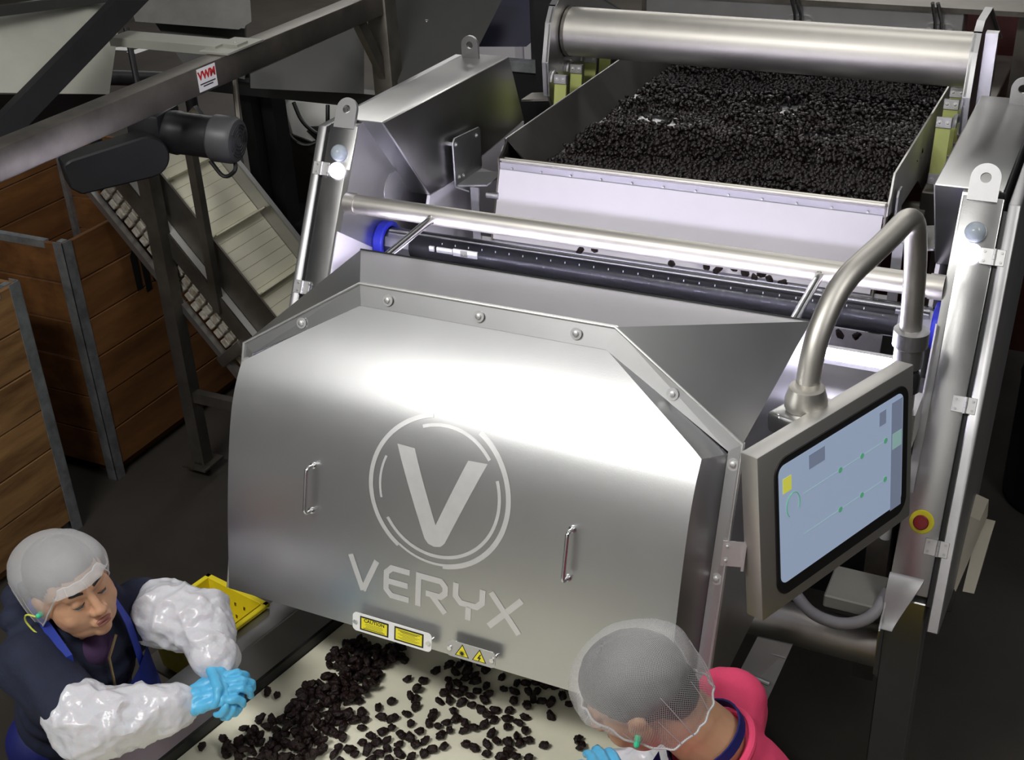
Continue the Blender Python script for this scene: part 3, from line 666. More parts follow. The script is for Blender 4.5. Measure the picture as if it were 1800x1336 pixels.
# latch plate beside it, and the arm
bm = new(); Ml = frame((.652, .19, 1.475), (1, .25, 0), (0, .3, .95), (.2, -.9, .3)); box(bm, (-.022, -.028, 0), (.022, .028, .003), Ml); box(bm, (.022, -.034, -.004), (.028, .034, .012), Ml); lt_ = obj('latch_plate', bm, 'steel_washer', OT)
for yy in (-.016, .016): place('bolt', M_BOLT, Ml @ Matrix.Translation((-.012, yy, .003)) @ Matrix.Diagonal((.5, .5, .6, 1)), lt_)
b1 = V((0.726,0.452,1.709)); b2 = V((0.869,0.920,1.646))
bm = new(); tube(bm, fillet([(0.722,0.467,1.737), (0.723,0.503,1.845), (0.747,0.598,1.946), (0.812,0.760,1.991), (0.847,0.870,2.023), (0.858,0.920,1.894), (0.869,0.920,1.631)], .075, 8), .0265, 22); obj('swing_arm', bm, 'steel_pipe', OT)
bm = new(); lathe(bm, [(.043, -.04), (.043, .0), (.046, .003), (.046, .022), (.038, .050), (.030, .053), (.0265, .053)], frame_z(b1, (0, 0, 1)), 28); fit = obj('arm_fitting', bm, 'steel_pipe', OT)
bm = new(); tube(bm, [b1 + V((-.03, -.03, -.015)), b1 + V((-.05, -.045, -.015))], .011, 12); obj('clamp_screw', bm, 'steel_bright', fit)
bm = new(); Mb = TM; box(bm, (.19, -.06, -.13), (.33, -.01, -.045), Mb, .01, 2); obj('arm_bracket', bm, 'steel', OT)
bm = new(); lathe(bm, [(.030, 0), (.036, .004), (.036, .055), (.043, .06), (.043, .10), (.030, .105)], frame_z(b2 - V((0, 0, .045)), (0, 0, 1)), 24); f2 = obj('arm_pivot', bm, 'steel_satin', OT)
bm = new(); lathe(bm, [(.02, 0), (.032, .006), (.032, .05), (.025, .06)], frame_z(b2 - V((-.005, .01, .11)), (0, 0, 1)), 18); obj('pivot_knob', bm, 'plastic_black', f2)
bm = new(); box(bm, (.84, .86, 1.40), (.91, .98, 1.50)); tube(bm, [(.871, .90, 1.42), (.871, .90, 1.56)], .028, 16); obj('pivot_bracket', bm, 'steel', OT)

# ------------------------------------------------------------------ vibrating feeder
VF = thing('vibrating_feeder', 'wide stainless vibrating feeder tray full of prunes behind the sorter', 'feeder', (0, 2.6, 0))
TYB = 4.1
bm = new(); box(bm, (-.55, 1.76, 1.625), (.65, TYB, 1.64)); obj('tray_floor', bm, 'steel_satin', VF)
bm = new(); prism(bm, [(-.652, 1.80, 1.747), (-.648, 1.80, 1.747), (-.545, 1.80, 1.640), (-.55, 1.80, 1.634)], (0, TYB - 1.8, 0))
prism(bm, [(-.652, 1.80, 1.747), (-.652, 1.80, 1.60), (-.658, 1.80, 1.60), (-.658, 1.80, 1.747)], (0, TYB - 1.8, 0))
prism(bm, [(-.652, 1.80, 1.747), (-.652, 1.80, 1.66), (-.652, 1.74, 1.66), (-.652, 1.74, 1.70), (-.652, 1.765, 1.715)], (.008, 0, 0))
obj('side_wall', bm, 'steel_dark_reflection', VF)  # stainless wall; the dark reflection of the prunes is put into its colour
bm = new(); tube(bm, [(-.652, 1.80, 1.748), (-.652, TYB, 1.748)], .003, 6); obj('wall_edge', bm, 'steel_washer', VF)
bm = new(); prism(bm, [(.652, y, z) for y, z in ((1.735, 1.66), (1.735, 1.69), (1.765, 1.715), (1.79, 1.765), (1.80, 1.775), (TYB, 1.735), (TYB, 1.50), (2.45, 1.50), (2.30, 1.58), (2.0, 1.60))], (.006, 0, 0)); obj('side_wall', bm, 'steel_case', VF)
for s in (-1, 1):
    bm = new(); prism(bm, [(s * .668, y, z) for y, z in ((1.80, 1.55), (1.80, 1.70), (1.815, 1.715), (1.86, 1.715), (1.875, 1.70), (1.90, 1.55))], (s * .006, 0, 0)); obj('end_clip', bm, 'steel_satin', VF)
# front lip, white backing panel and chute below it
bm = new(); box(bm, (-.655, 1.742, 1.682), (.655, 1.775, 1.690)); tube(bm, [(-.655, 1.742, 1.692), (.655, 1.742, 1.692)], .0055, 10); tube(bm, [(-.655, 1.768, 1.690), (.655, 1.768, 1.690)], .003, 8); lip = obj('front_lip', bm, 'steel_pipe', VF)
bm = new(); sheet(bm, [(-.655, 1.738, 1.684), (.655, 1.738, 1.684), (.655, 1.735, 1.655), (-.655, 1.735, 1.655)], .004); stp = obj('clamp_strip', bm, 'strip_grey', VF)
for i in range(12): place('screw', M_SCREW, frame_z((-.60 + i * .109, 1.733, 1.668), (0, -1, .12)), stp)
bm = new(); sheet(bm, [(-.645, 1.735, 1.660), (.645, 1.735, 1.660), (.645, 1.655, 1.435), (-.645, 1.655, 1.435)], -.006); obj('backing_panel', bm, 'white_panel', VF, 'white lit panel below the tray lip')
for s in (-1, 1):
    bm = new(); prism(bm, [(s * .648, y, z) for y, z in ((1.73, 1.70), (1.735, 1.66), (1.65, 1.43), (1.69, 1.42), (1.78, 1.64), (1.78, 1.69))], (s * .006, 0, 0)); obj('panel_cheek', bm, 'steel_old', VF)
bm = new(); sheet(bm, [(-.70, 1.675, 1.43), (.70, 1.675, 1.43), (.70, 1.50, .98), (-.70, 1.50, .98)], -.01); obj('fall_plate', bm, mat('plate_grey', (.36, .35, .36), .55, 0, var=.1, vscale=40), VF)
# rear cross tube between cheek plates
bm = new(); tube(bm, [(-.752, 2.592, 1.923), (.752, 2.592, 1.923)], .093, 48); tb = obj('cross_tube', bm, 'steel_pipe', VF, 'thick stainless cross tube')
bm = new(); tube(bm, [(-.752, 2.592, 1.923), (-.740, 2.592, 1.923)], .0965, 48); obj('weld_ring', bm, 'steel_old', tb)
for s in (-1, 1):
    poly = [(2.43, 1.66), (2.395, 1.72), (2.39, 1.85), (2.43, 1.99), (2.47, 2.045), (2.52, 2.07), (2.72, 2.07), (3.25, 1.84), (3.30, 1.66)]
    bm = new(); prism(bm, [(s * .755, y, z) for y, z in poly], (s * .014, 0, 0), .003); ck = obj('tube_cheek', bm, 'steel', VF)
    bm = new(); pr = [V((s * .755, y, z)) for y, z in poly[1:8]]
    for a, b_ in zip(pr, pr[1:]): prism(bm, [a, b_, b_ + V((s * .026, 0, 0)), a + V((s * .026, 0, 0))], (0, .004, .004))
    obj('cheek_rim', bm, 'steel_satin', ck)
    bm = new(); prism(bm, [(s * .755, 2.43, 1.70), (s * .755, 2.43, 1.692), (s * .88, 2.40, 1.686), (s * .88, 2.40, 1.694)], (0, .10, 0)); obj('cheek_foot', bm, 'steel_old', ck)
    if s > 0:
        bm = new(); box(bm, (.79, 2.50, 1.66), (.83, 2.54, 2.04)); obj('cheek_stiffener', bm, 'steel', ck)
# leaf springs with clamp blocks
bm = new(); box(bm, (-.026, -.004, -.018), (.026, .012, .018), None, .002); M_CLAMP = mesh_of('clamp', bm, 'steel_satin')
bm = new(); box(bm, (-.024, .002, -.19), (.024, .010, .0)); M_LEAF = mesh_of('leaf', bm, 'fibreglass')
def spring(x, y, z):
    lean = Matrix.Rotation(math.radians(-9), 4, 'X')
    Mx_ = Matrix.Translation((x, y, z)) @ lean
    lf = place('leaf_spring', M_LEAF, Mx_, VF)
    for dz in (0, -.19):
        c = place('clamp_block', M_CLAMP, Mx_ @ Matrix.Translation((0, 0, dz)), VF)
        LOC[c.name] = LOC[VF.name]
        for dx in (-.013, .013):
            b_ = place('bolt', M_BOLT, Matrix.Translation(LOC[VF.name]) , c); b_.matrix_local = Matrix.Translation((dx, -.004, 0)) @ Matrix.Rotation(PI / 2, 4, 'X') @ Matrix.Diagonal((.62, .62, .8, 1))
    bm = new(); tube(bm, arc((x - .035 * (1 if x < 0 else -1), y + .02, z - .01), (0, 1, 0), (0, 0, 1), .03, 0, PI, 10), .008, 8); obj('rail_end', bm, 'steel_satin', VF)
for y, z in ((2.41, 1.785), (2.565, 1.785), (2.71, 1.79), (2.87, 1.79)): spring(-.715, y, z)
for y, z in ((2.33, 1.778), (2.47, 1.80), (2.60, 1.805), (2.78, 1.80)): spring(.715, y, z)
for s in (-1, 1):
    bm = new(); x0, x1 = sorted((s * .68, s * .78)); box(bm, (x0, 2.25, 1.44), (x1, 4.1, 1.56), None, .004); obj('base_rail', bm, 'steel_old', VF)
    for y in (2.75, 3.9):
        bm = new(); box(bm, (x0, y, 0), (x1, y + .1, 1.44)); obj('leg', bm, 'steel_old', VF)
bm = new(); tube(bm, [(-.70, 2.28, 1.47), (.70, 2.28, 1.47)], .04, 16); obj('drive_shaft', bm, 'steel_old', VF)

# gantry beam further back with hose clamps
GB = thing('gantry_beam', 'grey steel box beam with spring clamps behind the feeder tube', 'beam', (0, 3.45, 0))
bm = new(); box(bm, (-.72, 3.36, 1.765), (.62, 3.48, 1.905), None, .004); obj('beam', bm, 'steel_satin', GB)
bm = new(); box(bm, (-.75, 3.34, 1.905), (.9, 3.60, 1.925)); obj('top_flange', bm, 'steel_old', GB)
for x in (-.035, .53):
    bm = new(); prism(bm, [(x + a, 3.358, 1.828 + b_) for a, b_ in rrect(.115, .062, .028)], (0, -.006, 0)); cl = obj('clamp_plate', bm, 'steel_satin', GB)
    for dx in (-.04, .04): place('bolt', M_BOLT, frame_z((x + dx, 3.352, 1.828), (0, -1, 0)), cl)
    bm = new(); tube(bm, [(x + .012, 3.345, 1.815), (x + .008, 3.335, 1.87), (x - .01, 3.30, 1.95)], .008, 8); tube(bm, [(x - .012, 3.345, 1.815), (x - .016, 3.335, 1.87), (x - .03, 3.30, 1.95)], .008, 8); box(bm, (x - .018, 3.335, 1.81), (x + .02, 3.352, 1.862)); obj('clamp_lever', bm, 'steel_bright', cl)
for i, x in enumerate((-.62, -.28, .03, .33)):
    bm = new(); box(bm, (x, 3.40, 1.70), (x + .02, 3.46, 1.80)); obj('hanger', bm, 'steel_black', GB)
for x in (-.74, .86):
    bm = new(); box(bm, (x - .05, 3.5, 0), (x + .05, 3.6, 1.905)); obj('post', bm, 'steel_old', GB)
bm = new(); box(bm, (-1.0, 4.3, 0), (1.4, 4.38, 2.0)); tag(obj('dark_red_screen', bm, mat('dark_red', (.05, .008, .008), .6, 0, var=.2)), 'very dark red panel standing behind the gantry beam', 'panel')
BD = thing('blue_drum', 'dark blue drum at the right edge beside the feeder', 'drum', (1.32, 3.0, 0))
bm = new(); lathe(bm, [(.24, 0), (.25, .02), (.25, .55), (.256, .57), (.25, .59), (.25, 1.14), (.256, 1.16), (.25, 1.18), (.25, 1.68), (.24, 1.70)], frame_z((1.32, 3.0, 0), (0, 0, 1)), 28); obj('drum_shell', bm, 'paint_navy', BD)

# ------------------------------------------------------------------ prunes
def prune_bm(seed, sub=3, amp=1.0):
    b = new(); bmesh.ops.create_icosphere(b, subdivisions=sub, radius=1.0)
    o = V((seed * 7.3, seed * 3.1, seed * 1.7))
    for v in b.verts:
        p = v.co.copy(); n1 = noise.noise(p * 1.3 + o); n2 = noise.ridged_multi_fractal(p * 1.9 + o, .9, 2.1, 3, 1.0, 2.0)
        n3 = noise.ridged_multi_fractal(p * 3.6 + o, .9, 2.1, 2, 1.0, 2.0)
        r = 1 + amp * (.34 * n1 - .15 * (n2 - 1.0) - (.075 * (n3 - 1.0) if sub > 1 else 0)); v.co = V((p.x * r * .019, p.y * r * .0135, p.z * r * .0105))
    return b
M_PR = [mesh_of('prune_mesh', prune_bm(k + 1), 'prune', 60) for k in range(8)]
def rot_rand(flat=.35):
    return Euler((random.gauss(0, flat), random.gauss(0, flat), random.uniform(0, 2 * PI))).to_matrix().to_4x4()
def prune(loc, label, group, sc=1.0, flat=.35):
    o = bpy.data.objects.new('prune', random.choice(M_PR)); COL.objects.link(o)
    o.matrix_world = Matrix.Translation(loc) @ rot_rand(flat) @ Matrix.Diagonal((sc * random.uniform(.88, 1.12), sc * random.uniform(.88, 1.12), sc * random.uniform(.9, 1.15), 1))
    o['label'] = label; o['category'] = 'prune'; o['group'] = group
    return o
# the deep bed on the feeder: far past counting
bed_v, bed_f = [], []; nv = 0
protos = []
for k in range(6):
    b = prune_bm(20 + k, 1, 1.1); b.verts.ensure_lookup_table()
    protos.append((np.array([v.co for v in b.verts]), np.array([[v.index for v in f.verts] for f in b.faces]))); b.free()
def bed_h(x, y):      # waves of thick and thin flow
    return .022 + .016 * noise.noise(V((x * 2.2, y * 4.2, 3.0))) + .011 * math.sin(y * 12 - x * 1.6) + .006 * noise.noise(V((x * 9, y * 9, 0)))
def add_bed(x, y, z, sc):
    global nv
    pv, pf = protos[random.randrange(6)]
    m = np.array(Euler((random.gauss(0, .6), random.gauss(0, .6), random.uniform(0, 6.28))).to_matrix()) * sc
    bed_v.append(pv @ m.T + np.array((x, y, z))); bed_f.append(pf + nv); nv += len(pv)
y = 1.785
while y < 4.05:
    x = -.53 + random.uniform(0, .015)
    while x < .645:
        xx, yy = x + random.uniform(-.008, .008), y + random.uniform(-.008, .008)
        hgt = bed_h(xx, yy); edge = min(1, (xx + .56 + .02 * noise.noise(V((0, yy * 6, 0)))) / .05)
        gap = noise.noise(V((xx * 3.5, yy * 3.5, 8.0))) > .46
        if random.random() < edge and not (gap and random.random() < .8):
            add_bed(xx, yy, 1.645 + .008, random.uniform(.56, .86))
            if hgt > .018 and random.random() < .6: add_bed(xx + random.uniform(-.01, .01), yy + random.uniform(-.01, .01), 1.645 + min(hgt, .026) + random.uniform(-.004, .004), random.uniform(.56, .84))
        x += .0188
    y += .0180
me = bpy.data.meshes.new('prune_bed'); me.from_pydata(np.concatenate(bed_v).tolist(), [], np.concatenate(bed_f).tolist()); me.materials.append(MAT['prune_bed'])
for p in me.polygons: p.use_smooth = True
o = bpy.data.objects.new('prune_bed', me); COL.objects.link(o); tag(o, 'thick bed of glossy black prunes filling the feeder tray', 'prunes', kind='stuff')
# prunes in free fall in front of the backing panel
for p in ((-0.295,1.600,1.464), (-0.235,1.580,1.485), (0.023,1.600,1.465), (0.146,1.580,1.483), (0.172,1.620,1.458), (0.266,1.600,1.470), (0.301,1.580,1.468), (0.317,1.600,1.474), (0.351,1.570,1.476), (0.385,1.600,1.455), (0.091,1.600,1.498), (0.229,1.600,1.483), (0.593,1.500,1.361), (0.643,1.500,1.366)):
    prune(p, 'dark prune dropping through the air below the white panel', 'prunes in free fall past the white panel', .85, .9)

# ------------------------------------------------------------------ inspection belt
TO = V((-.469, .222, .85)); TE = V((.985, -.175, 0)).normalized(); TF = V((.175, .985, 0)).normalized()
TB = frame(TO, TE, TF, (0, 0, 1))
IC = thing('inspection_conveyor', 'cream inspection belt conveyor with steel side rails running out from under the curved cover', 'conveyor', (.05, -.5, 0))
bm = new(); box(bm, (0, -2.2, -.012), (1.0, .30, 0), TB)
tube(bm, [TB @ V((0, .30, -.045)), TB @ V((1.0, .30, -.045))], .045, 24); obj('belt', bm, 'cream_belt', IC)
bm = new(); box(bm, (-.14, -2.2, .085), (-.058, .75, .10), TB, .004, 2); obj('rail_cap', bm, 'steel_satin', IC)
bm = new(); prism(bm, [TB @ V(p) for p in ((-.060, -2.2, .098), (-.054, -2.2, .098), (-.012, -2.2, .030), (-.018, -2.2, .030))], TF * 2.95); obj('guard_strip', bm, 'steel', IC)
bm = new(); box(bm, (-.05, -2.2, -.03), (-.002, .70, .03), TB); obj('belt_edge_guide', bm, 'rubber_black', IC)
bm = new(); box(bm, (-.14, -2.2, -.06), (-.12, .75, .085), TB); obj('side_frame', bm, 'steel_old', IC)
bm = new(); box(bm, (1.0, -2.2, .03), (1.06, .28, .045), TB, .003); obj('rail_cap', bm, 'steel_satin', IC)
bm = new(); box(bm, (1.04, -2.2, -.06), (1.06, .28, .03), TB); obj('side_frame', bm, 'steel_old', IC)
for x, y in ((-.1, -1.9), (-.1, .55), (1.05, -1.9), (1.0, .2)):
    bm = new(); box(bm, (x, y, -.85), (x + .06, y + .06, -.03), TB); obj('leg', bm, 'steel_old', IC)

BELT_G = 'prunes riding on the inspection belt'
pr_grid = {}
def put(p, label, force=False):
    D = .0165 if 'heap' in label else .0225
    k = (round(p[0] / .03), round(p[1] / .03)); lv = 0
    for dx in (-1, 0, 1):
        for dy in (-1, 0, 1):
            for (qx, qy, ql) in pr_grid.get((k[0] + dx, k[1] + dy), []):
                if (qx - p[0]) ** 2 + (qy - p[1]) ** 2 < D ** 2: lv = max(lv, ql + 1)
    if lv > (2 if 'heap' in label else 0): return None
    pr_grid.setdefault(k, []).append((p[0], p[1], lv))
    if 'long heap' in label:
        yy = (V((p[0], p[1], 0)) - TO).dot(TF); label = {0: 'prune in the end of the long heap next to the cover', 1: 'prune in the middle stretch of the long heap', 2: 'prune in the near end of the long heap by the rail'}[0 if yy > -.10 else 1 if yy > -.28 else 2]
    return prune(V((p[0], p[1], .8600 + lv * .0105)), label, BELT_G, random.uniform(.68, .86), .3 + .25 * lv)
CL = [  # corner, corner (on the belt), count, label
 ((-0.391,0.195,0.860), (-0.220,0.231,0.860), (-0.268,0.104,0.860), (-0.413,0.125,0.860), 72, 'prune in the dark heap under the edge of the curved cover'),
 ((-0.368,0.096,0.860), (-0.259,0.119,0.860), (-0.232,-0.089,0.860), (-0.416,-0.094,0.860), 100, 'prune in the long heap on the left half of the belt'),
 ((-0.422,-0.111,0.860), (-0.250,-0.087,0.860), (-0.260,-0.222,0.860), (-0.487,-0.281,0.860), 84, 'prune in the long heap on the left half of the belt'),
 ((-0.193,0.129,0.860), (-0.132,0.150,0.860), (-0.099,0.092,0.860), (-0.155,0.073,0.860), 6, 'prune in the small clump right of the long heap'),
 ((-0.118,0.250,0.860), (-0.023,0.278,0.860), (0.053,0.129,0.860), (-0.031,0.104,0.860), 30, 'prune in the clump below the warning triangle plate'),
 ((0.045,0.260,0.860), (0.218,0.288,0.860), (0.246,0.222,0.860), (0.094,0.175,0.860), 20, 'prune in the shade below the right half of the cover'),
 ((-0.243,0.024,0.860), (-0.085,0.081,0.860), (-0.074,0.032,0.860), (-0.185,-0.058,0.860), 9, 'loose prune lying apart on the cream belt'),
 ((-0.068,0.066,0.860), (0.032,0.092,0.860), (0.067,0.009,0.860), (-0.024,0.000,0.860), 10, 'loose prune lying apart on the cream belt'),
 ((-0.246,-0.106,0.860), (-0.163,-0.080,0.860), (-0.140,-0.131,0.860), (-0.228,-0.159,0.860), 8, 'loose prune lying apart on the cream belt'),
 ((-0.172,-0.053,0.860), (-0.055,-0.002,0.860), (0.000,-0.086,0.860), (-0.135,-0.139,0.860), 22, 'prune in the cluster at the bottom middle of the belt'),
 ((0.040,0.123,0.860), (0.167,0.156,0.860), (0.247,0.016,0.860), (0.109,-0.043,0.860), 26, 'prune in the cluster left of the pink shirt'),
]
for a, b_, c, d, n, lab in CL:
    a, b_, c, d = map(V, (a, b_, c, d)); done = 0; tries = 0
    while done < n and tries < n * 30:
        tries += 1; u, v = random.random(), random.random()
        p = (a * (1 - u) + b_ * u) * (1 - v) + (d * (1 - u) + c * u) * v
        p += V((random.gauss(0, .014), random.gauss(0, .014), 0))
        if put(p, lab): done += 1
for p in ((-0.490,-0.039,0.860), (-0.460,-0.039,0.860), (-0.528,-0.262,0.860), (0.244,0.075,0.860), (0.313,0.125,0.860), (0.329,0.107,0.860), (0.331,0.088,0.860), (0.369,0.112,0.860), (0.022,-0.025,0.860), (-0.143,0.008,0.860), (0.320,0.232,0.860), (0.197,0.075,0.860), (0.136,0.128,0.860), (0.219,0.172,0.860)): put(V(p), 'loose prune lying apart on the cream belt')

# ------------------------------------------------------------------ yellow baskets
def basket(name, label, M, L, Wd, Hh):
    t = thing(name, label, 'basket', tuple(M.translation), 'yellow baskets beside the belt')
    tp = .012; th = .006
    def wall(p0, p1, q0, q1, holes):           # top p0-p1, bottom q0-q1, with punched holes
        bm = new(); nu, nv_ = holes
        P_ = [V(p) for p in (p0, p1, q1, q0)]; nrm = (P_[1] - P_[0]).cross(P_[3] - P_[0]).normalized() * th
        U = [0.0]; 
        for i in range(nu): c = (i + 1) / (nu + 1); U += [c - .05 / nu * 2, c + .05 / nu * 2]
        U.append(1.0); Vv = [0.0]
        for i in range(nv_): c = .15 + .75 * (i + .5) / nv_; Vv += [c - .035, c + .035]
        Vv.append(1.0)
        g = [[(P_[0] * (1 - u) + P_[1] * u) * (1 - v) + (P_[3] * (1 - u) + P_[2] * u) * v for u in U] for v in Vv]
        for j in range(len(Vv) - 1):
            for i in range(len(U) - 1):
                if i % 2 == 1 and j % 2 == 1: continue
                for off, rev in ((V((0, 0, 0)), False), (nrm, True)):
                    vs = [bm.verts.new(M @ (q_ + off)) for q_ in (g[j][i], g[j][i + 1], g[j + 1][i + 1], g[j + 1][i])]; bm.faces.new(vs[::-1] if rev else vs)
        bmesh.ops.remove_doubles(bm, verts=bm.verts, dist=1e-5)
        obj('basket_wall', bm, 'plastic_yellow', t)
    b = tp
    T = [(0, 0, Hh), (L, 0, Hh), (L, Wd, Hh), (0, Wd, Hh)]; B = [(b, b, 0), (L - b, b, 0), (L - b, Wd - b, 0), (b, Wd - b, 0)]
    for i in range(4): j = (i + 1) % 4; wall(T[i], T[j], B[i], B[j], ((7, 3) if i % 2 == 0 else (5, 3)))
    bm = new(); box(bm, (b, b, 0), (L - b, Wd - b, .006), M); obj('basket_floor', bm, 'plastic_yellow', t)
    bm = new()
    for lo, hi in (((-.012, -.012, Hh - .012), (L + .012, .004, Hh)), ((-.012, Wd - .004, Hh - .012), (L + .012, Wd + .012, Hh)), ((-.012, -.012, Hh - .012), (.004, Wd + .012, Hh)), ((L - .004, -.012, Hh - .012), (L + .012, Wd + .012, Hh))): box(bm, lo, hi, M, .002)
    rim = obj('rim', bm, 'plastic_yellow', t)
    return t
# its far right rim corner stands at the rail
BKF = frame(V((-0.613,0.160,0.965)) - TF * .23 - TE * .006 + V((0, 0, -.165)), TF, -TE, (0, 0, 1))
basket('yellow_basket', 'yellow perforated plastic basket beside the rail, behind the worker in navy', BKF, .22, .22, .165)
bm = new(); box(bm, (-.42, -.32, -.070), (-.142, .15, -.060), TB); tag(obj('basket_shelf', bm, 'steel_old'), 'steel bracket shelf under the left yellow basket', 'shelf')
basket('yellow_basket', 'yellow plastic basket with only its rim showing, behind the pink shirt', frame((0.700,0.372,0.750), (1, -.05, 0), (.05, 1, 0), (0, 0, 1)) @ Matrix.Translation((.06, -.37, -.165)), .45, .36, .165)

# ------------------------------------------------------------------ wooden bins at the left
def wooden_bin(label, x0, y0, x1, y1, h, m, mark=False):
    t = thing('wooden_bin', label, 'crate', ((x0 + x1) / 2, (y0 + y1) / 2, 0), 'wooden fruit bins')
    z0 = .06; n = 6; ph = (h - z0) / n; th = .02
    for side, (a, b_, axis) in {'e': ((x1 - th, y0), (x1, y1), 1), 'w': ((x0, y0), (x0 + th, y1), 1), 's': ((x0, y0), (x1, y0 + th), 0), 'n': ((x0, y1 - th), (x1, y1), 0)}.items():
        for k in range(n):
            bm = new(); d = random.uniform(-.002, .002)
            lo = [a[0], a[1], z0 + k * ph + .003]; hi = [b_[0], b_[1], z0 + (k + 1) * ph - .003]
            if axis == 1: lo[0] += d; hi[0] += d; lo[1] += .02; hi[1] -= .02
            else: lo[1] += d; hi[1] += d; lo[0] += .021; hi[0] -= .021
            box(bm, lo, hi, None, .0025); obj('plank', bm, m, t)
    for cx, sx in ((x0, 1), (x1, -1)):
        for cy, sy in ((y0, 1), (y1, -1)):
            bm = new()
            for lo, hi in (((cx - sx * .004, cy - sy * .004, 0), (cx + sx * .05, cy + sy * .0, h + .005)), ((cx - sx * .004, cy - sy * .004, 0), (cx + sx * .0, cy + sy * .05, h + .005))):
                box(bm, [min(p, q_) for p, q_ in zip(lo, hi)], [max(p, q_) for p, q_ in zip(lo, hi)])
            box(bm, [min(cx + sx * .02, cx + sx * .05), min(cy + sy * .02, cy + sy * .05), 0], [max(cx + sx * .02, cx + sx * .05), max(cy + sy * .02, cy + sy * .05), h])
            obj('corner_post', bm, 'galvanised', t)
    for x in (x0 + .05, (x0 + x1) / 2 - .05, x1 - .15):
        bm = new(); box(bm, (x, y0 + .05, 0), (x + .1, y1 - .05, .06)); obj('skid', bm, m, t)
    bm = new(); box(bm, (x0 + .02, y0 + .02, .06), (x1 - .02, y1 - .02, .08)); obj('bin_floor', bm, m, t)
    for lo, hi in (((x1 - .026, y0 + .30, h - .03), (x1 + .003, y1 - .1, h + .003)), ((x0 + .1, y0 - .003, h - .03), (x1 - .1, y0 + .026, h + .003))):
        bm = new(); box(bm, lo, hi); obj('edge_strap', bm, 'galvanised', t)
    return t
wooden_bin('pale scuffed wooden bin nearest the worker, grey corner post with chipped paint', -3.72, .02, -2.50, 1.20, 1.17, 'wood_ply_pale')
wb = wooden_bin('brown wooden bin with black stencil mark, under the inclined conveyor', -3.83, 1.55, -2.605, 2.78, 1.17, 'wood_ply')
bm = new()
for k, (dy, z0, z1) in enumerate(((0, .80, 1.00), (.055, .77, 1.03), (.11, .80, 1.02))):
    prism(bm, [(-2.603, 1.93 + dy - .018, z0), (-2.603, 1.93 + dy + .018, z0), (-2.603, 1.93 + dy + .022, z1 - .03), (-2.603, 1.93 + dy, z1), (-2.603, 1.93 + dy - .022, z1 - .03)], (.0015, 0, 0))
obj('stencil_mark', bm, 'print_black', wb)

# ------------------------------------------------------------------ inclined cleated conveyor
CE = V((-.64, 0, .768)).normalized(); CNn = V((.768, 0, .64)).normalized(); CO = V((-1.887, 1.80, .909))
CM = frame(CO, CE, (0, 1, 0), CNn)                 # x up the slope, y across, z out of the belt
if CM.to_3x3().determinant() < 0: pass
CV = thing('inclined_conveyor', 'steep white cleated conveyor with steel sides climbing left behind the cover', 'conveyor', (-2.2, 2.0, 0))
S0, S1 = -.75, .82
bm = new(); box(bm, (S0, .05, -.012), (S1, .40, 0), CM)
blt = obj('belt', bm, 'cream_belt', CV)
for k in range(int((S1 - S0) / .048)):
    bm = new(); s = S0 + .01 + k * .048; box(bm, (s, .052, 0), (s + .0455, .398, .003), CM, .0008); obj('belt_link', bm, 'cream_belt', CV)
for s in (-.6, -.3, 0, .3, .6):
    bm = new(); box(bm, (s, .055, .002), (s + .006, .395, .045), CM); obj('cleat', bm, 'cream_belt', CV)
bm = new(); box(bm, (S0, .035, -.10), (S1, .045, .035), CM); obj('side_wall', bm, 'steel_old', CV)
bm = new(); box(bm, (S0, .40, -.10), (S1, .41, .075), CM); box(bm, (S0, .40, .07), (S1, .425, .078), CM); obj('side_wall', bm, 'steel', CV)
bm = new(); box(bm, (S0, -.010, -.112), (S1 - .1, .035, -.104), CM); obj('flange', bm, 'white_plastic_lit_steel', CV)  # steel flange coloured white in place of strong light from above
bm = new(); box(bm, (S0, -.012, -.175), (S1, -.002, -.104), CM); obj('side_rail', bm, 'steel_old', CV)
bm = new(); box(bm, (S0, -.012, -.340), (S1, -.002, -.318), CM); box(bm, (S0, -.012, -.318), (S1, .02, -.312), CM); obj('lower_rail', bm, 'steel_satin', CV)
for k in range(30):                                 # return strand: rows of belt modules seen edge on
    s = S0 + .02 + k * .05
    if s > S1 - .05: break
    for j in range(3):
        bm = new(); box(bm, (s + .004 * j, .015 + .01 * random.random(), -.305 + .041 * j), (s + .040 + .004 * j, .05, -.270 + .041 * j), CM, .004); obj('return_module', bm, 'chain_belt', CV)
bm = new(); box(bm, (S0, .05, -.30), (S1, .40, -.19), CM); obj('return_strand', bm, 'modular_belt', CV)
bm = new(); box(bm, (-.14, -.03, -.345), (-.09, .0, -.17), CM, .008, 2); obj('cross_brace', bm, 'steel_old', CV)
for a, b_, w in (((-2.276,1.770,1.406), (-2.371,1.770,0.024), .032), ((-2.045,1.790,1.474), (-2.084,1.790,0.849), .018)):
    a = V(a); b_ = V(b_); b_.x = a.x - .02 if w < .03 else a.x; zb = 0.05 if w > .03 else b_.z
    bm = new(); box(bm, (a.x - w, a.y - w, zb), (a.x + w, a.y + w, a.z + .15)); obj('leg', bm, 'steel_old', CV)
lx = (-2.276,1.770,1.406)[0]
bm = new(); box(bm, (lx - .065, 1.70, .045), (lx + .065, 1.84, .055)); cst = obj('caster', bm, 'steel_old', CV)
bm = new(); tube(bm, [(lx - .02, 1.77, .04), (lx + .02, 1.77, .04)], .04, 18); prism(bm, [(lx - .03, 1.74, .05), (lx - .03, 1.80, .05), (lx - .03, 1.78, .03), (lx - .03, 1.76, .03)], (.06, 0, 0)); obj('wheel', bm, 'rubber_black', cst)
